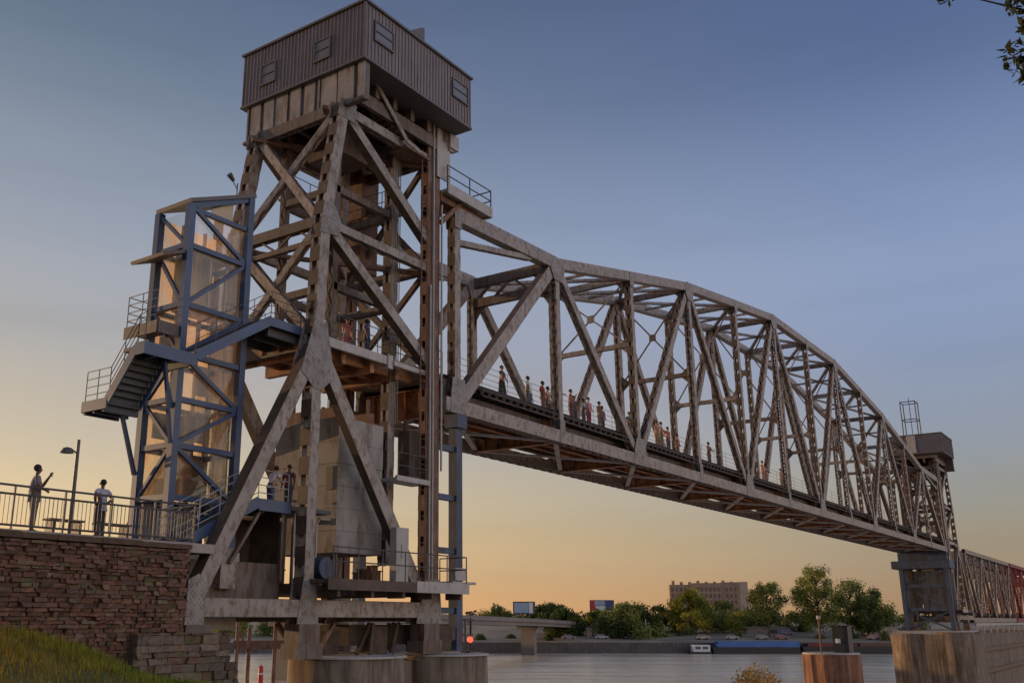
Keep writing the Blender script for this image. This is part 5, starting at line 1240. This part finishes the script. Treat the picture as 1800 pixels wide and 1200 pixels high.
for p in ((90, 99.8, -9), (150.4, 109.5, -9.8), (222, 132.9, -10.5)):
    part('pier', M['bridge_concrete'], w, lambda b: (b.box(p[0] - .7, p[0] + .7, p[1] - 2.2, p[1] + 2.2, -19.5, p[2] - .9), b.box(p[0] - .8, p[0] + .8, p[1] - 3.6, p[1] + 3.6, p[2] - .9, p[2] + .02)))

def billboard(p, q, z0, z1, label, panels):
    p, q = V(*p), V(*q); mid = (p + q) / 2; d = (q - p).normalized(); n_ = V(-d.y, d.x); n_ = n_ if n_.dot(V(1, .6)) > 0 else -n_
    w = thing('billboard', (mid.x, mid.y, -11), label, 'billboard', 'billboards beyond the far bank')
    b_ = MB(); ub(b_, p, q, .5, z0, z1); b_.build('panel', M['rail'], w)
    for t0, t1, a, c, mt in panels:
        b_ = MB(); ub(b_, p.lerp(q, t0), p.lerp(q, t1), .06, lerp(z0, z1, a), lerp(z0, z1, c), -.08); b_.build('poster', mt, w)
    part('post', M['rail'], w, lambda b: [b.tube([(p.lerp(q, t).x + n_.x * .3, p.lerp(q, t).y + n_.y * .3, -11.5), (p.lerp(q, t).x + n_.x * .3, p.lerp(q, t).y + n_.y * .3, z0 + .3)], .18, 6) for t in (.2, .75)])
M['pale_blue'] = simple('pale_blue_print', (.32, .40, .5), .5, .1, .5); M['navy'] = simple('navy_print', (.05, .07, .18), .5, .1, .5)
billboard((263.9, 164.8), (268.4, 158.6), -6.9, -2.6, 'pale grey and white billboard above the highway bridge', [(.05, .7, .12, .9, M['pale_blue']), (.72, .9, .1, .92, M['white'])])
billboard((288.4, 148.0), (293.5, 141.0), -5.6, -1.9, 'red white and blue billboard rising above the trees', [(.03, .2, .05, .95, M['red']), (.2, .62, .5, .95, M['pale_blue']), (.22, .7, .05, .45, M['white']), (.62, .95, .2, .95, M['navy'])])

# barges and boat
w = thing('barge', (269, 92, -18.5), 'long blue barge moored at the far bank', 'barge')
p, q = V(266.2, 96.0), V(281.5, 75.0)
b_ = MB(); ub(b_, p, q, 5, -18.9, -16.6, -6); b_.build('hull', M['black'], w)
M['barge_blue'] = simple('barge_blue', (.06, .15, .38), .5, .15, .3)
b_ = MB(); ub(b_, p + (q - p) * .06, q, 4.2, -16.6, -14.9, -5.6)
b_.build('cargo_cover', M['barge_blue'], w)
w = thing('tow_boat', (262, 99, -18.5), 'small white towboat at the end of the blue barge', 'boat')
p0 = V(262.0, 101.6); p1 = V(265.8, 96.5)
b_ = MB(); ub(b_, p0, p1, 4, -18.9, -17.9, -6); b_.build('hull', M['black'], w)
b_ = MB(); ub(b_, p0.lerp(p1, .15), p0.lerp(p1, .95), 3, -17.9, -16.0, -5.6); b_.build('cabin', M['white'], w)
b_ = MB(); ub(b_, p0.lerp(p1, .25), p0.lerp(p1, .5), .1, -17.2, -16.4, -5.7); ub(b_, p0.lerp(p1, .6), p0.lerp(p1, .85), .1, -17.2, -16.4, -5.7); b_.build('window', M['window'], w)
w = thing('barge', (290, 62, -18.5), 'dark rust coloured barge moored right of the blue barge', 'barge')
b_ = MB(); ub(b_, V(282.2, 74), V(299, 48), 5, -18.9, -16.4, -6); b_.build('hull', M['black'], w)
b_ = MB(); ub(b_, V(283.2, 72.6), V(291, 60.5), 4.0, -16.4, -15.5, -5.6); b_.build('hatch', M['redsteel'], w)
b_ = MB(); ub(b_, V(291.4, 59.8), V(298, 49.8), 4.0, -16.4, -15.4, -5.6); b_.build('hatch', M['rust'], w)

# vehicles parked along the far bank road
def car(x, y, z, ang, col, label, tall=False):
    w = thing('parked_car', (x, y, z), label, 'car', 'vehicles parked along the far bank'); c, s_ = math.cos(R(ang)), math.sin(R(ang))
    T = lambda l, d, h: (x + l * c - d * s_, y + l * s_ + d * c, z + h)
    hh = 1.0 if not tall else 1.1
    def body(b):
        for l0, l1, l2, l3, h0, h1 in ((-2.2, 2.2, -2.15, 2.1, .35, hh), ) + ((( -1.6, 1.2, -1.1, .6, hh, 1.5),) if not tall else ((-2.2, 1.3, -2.1, 1.0, hh, 2.2),)):
            b.hexa([T(l0, -.85, h0), T(l1, -.85, h0), T(l1, .85, h0), T(l0, .85, h0), T(l2, -.78, h1), T(l3, -.78, h1), T(l3, .78, h1), T(l2, .78, h1)])
    part('body', col, w, body)
    part('windows', M['window'], w, lambda b: [b.hexa([T(-1.35, k * .82, 1.05), T(.9, k * .82, 1.05), T(.9, k * .84, 1.05), T(-1.35, k * .84, 1.05), T(-1.0, k * .8, 1.42), T(.55, k * .8, 1.42), T(.55, k * .83, 1.42), T(-1.0, k * .83, 1.42)]) for k in (-1, 1)])
    for l in (-1.35, 1.35):
        for d in (-.8, .8): part('wheel', M['black'], w, lambda b: b.tube([T(l, d - .1, .34), T(l, d + .1, .34)], .34, 12))
paints = {'silver': simple('car_silver', (.2, .2, .21), .3, .03, 1), 'white': simple('car_white', (.36, .35, .34), .3, .03, 1), 'maroon': simple('car_maroon', (.25, .05, .06), .3, .03, 1), 'black': simple('car_black', (.03, .03, .035), .25, .03, 1), 'pink': simple('car_faded_red', (.5, .22, .22), .35, .05, 1), 'violet': simple('car_violet', (.3, .27, .45), .35, .05, 1), 'tan': simple('car_tan', (.42, .34, .26), .35, .03, 1)}
def bank_pt(t, dd):
    p = V(262, 101).lerp(V(299, 45.6), t); d = (V(299, 45.6) - V(262, 101)).normalized(); n_ = V(-d.y, d.x); n_ = n_ if n_.dot(V(1, .6)) > 0 else -n_
    return p + n_ * dd
for t, dd, cname, lab, tall in ((-.52, 17, 'silver', 'silver car parked nearest the widest dark tree', False), (-.36, 18, 'white', 'white car parked below the white poles', False), (-.22, 18, 'black', 'black car parked left of the towboat', False), (.12, 16, 'tan', 'tan car parked above the left part of the blue barge', False), (.26, 16, 'white', 'white car parked behind the middle of the blue barge', False), (.40, 16, 'silver', 'silver car parked behind the right end of the blue barge', False), (.50, 17, 'maroon', 'maroon car parked beneath the lone open tree', False), (.6, 34, 'violet', 'tall violet van parked below the small green tree', True), (.93, 16, 'pink', 'faded red car parked right of the dark box', False), (1.02, 16, 'silver', 'silver car parked close to the distant pier', False), (1.1, 19, 'black', 'black car parked at the distant pier edge', False)):
    q = bank_pt(t, dd); car(q.x, q.y, -14.75 if dd < 25 else -13.6, -56 + (t * 37 % 8), paints[cname], lab, tall)
# white poles, shelters and low walls
for t, hgt, lab in ((-.30, 10.5, 'leftmost of the thin white flagpoles near the big building'), (-.2, 11, 'middle one of the thin white flagpoles near the big building'), (-.13, 9.5, 'rightmost of the thin white flagpoles near the big building'), (.78, 12, 'pale pole standing in front of the grey green tree')):
    q = bank_pt(t, 24); w = thing('flagpole', (q.x, q.y, -14.4), lab, 'pole', 'pale poles on the far bank'); part('shaft', M['white'], w, lambda b: b.tube([(q.x, q.y, -14.5), (q.x, q.y, -14.4 + hgt * .62)], .13, 6)); part('foot', M['concrete'], w, lambda b: b.cyl(q.x, q.y, -14.6, -14.2, .35, 10))
def shed(t0, t1, dd, h, lab, mt, roof=True, name='shelter'):
    a, c = bank_pt(t0, dd), bank_pt(t1, dd); w = thing(name, ((a.x + c.x) / 2, (a.y + c.y) / 2, -14.6), lab, 'shelter' if name == 'shelter' else 'building', 'low structures on the far bank')
    b_ = MB(); ub(b_, a, c, 4, -14.9, -14.9 + h); b_.build('wall', mt, w)
    b_ = MB(); ub(b_, a - (c - a) * .06, c + (c - a) * .06, 5, -14.9 + h + .01, -14.6 + h, -.5); b_.build('roof', M['light_steel'], w)
    b_ = MB(); ub(b_, a.lerp(c, .3), a.lerp(c, .42), .1, -14.7, -14.9 + h * .7, -.06); b_.build('door', M['window'], w)
    b_ = MB(); ub(b_, a.lerp(c, .6), a.lerp(c, .8), .1, -14 + 0, -14.9 + h * .8, -.06); b_.build('window', M['window'], w)
shed(-.42, -.33, 26, 3.4, 'small beige hut left of the white poles', M['beige'], name='hut')
shed(-.28, -.12, 22, 3.0, 'dark open shelter under the white poles', M['steel_dark'])
shed(.42, .62, 40, 3.6, 'long pale low building behind the lone open tree', M['hotel_pale'], name='hut')
shed(.98, 1.12, 28, 3.6, 'pale roofed hut seen left of the distant pier', M['beige'], name='hut')
# trestle posts with a red channel marker in the water below the tower
w = thing('mooring_frame', (9.6, 21.8, -19), 'rusty pipe mooring frame standing in the water below the tower', 'frame')
part('post', M['rust'], w, lambda b: [b.tube([(x, y, -19.5), (x, y, zt)], .12, 8) for x, y, zt in ((8.7, 22.5, -8.6), (9.3, 22.1, -9.4), (10.2, 20.8, -9.0))])
part('beam', M['rust'], w, lambda b: (b.beam((8.6, 22.7, -10.4), (10.9, 19.9, -10.4), .2, .5), b.beam((9.3, 22.1, -11.0), (8.7, 22.5, -9.4), .1, .1)))
w = thing('channel_marker', (10.1, 21.8, -19), 'slender red channel marker post in the water below the tower', 'marker')
part('post', M['red'], w, lambda b: b.tube([(10.1, 21.8, -19.5), (10.1, 21.8, -12.4), (10.1, 21.8, -11.75), (10.1, 21.8, -11.6)], [.2, .17, .15, .05], 10))
part('band', M['white'], w, lambda b: b.tube([(10.1, 21.8, -12.15), (10.1, 21.8, -12.05)], .175, 10))
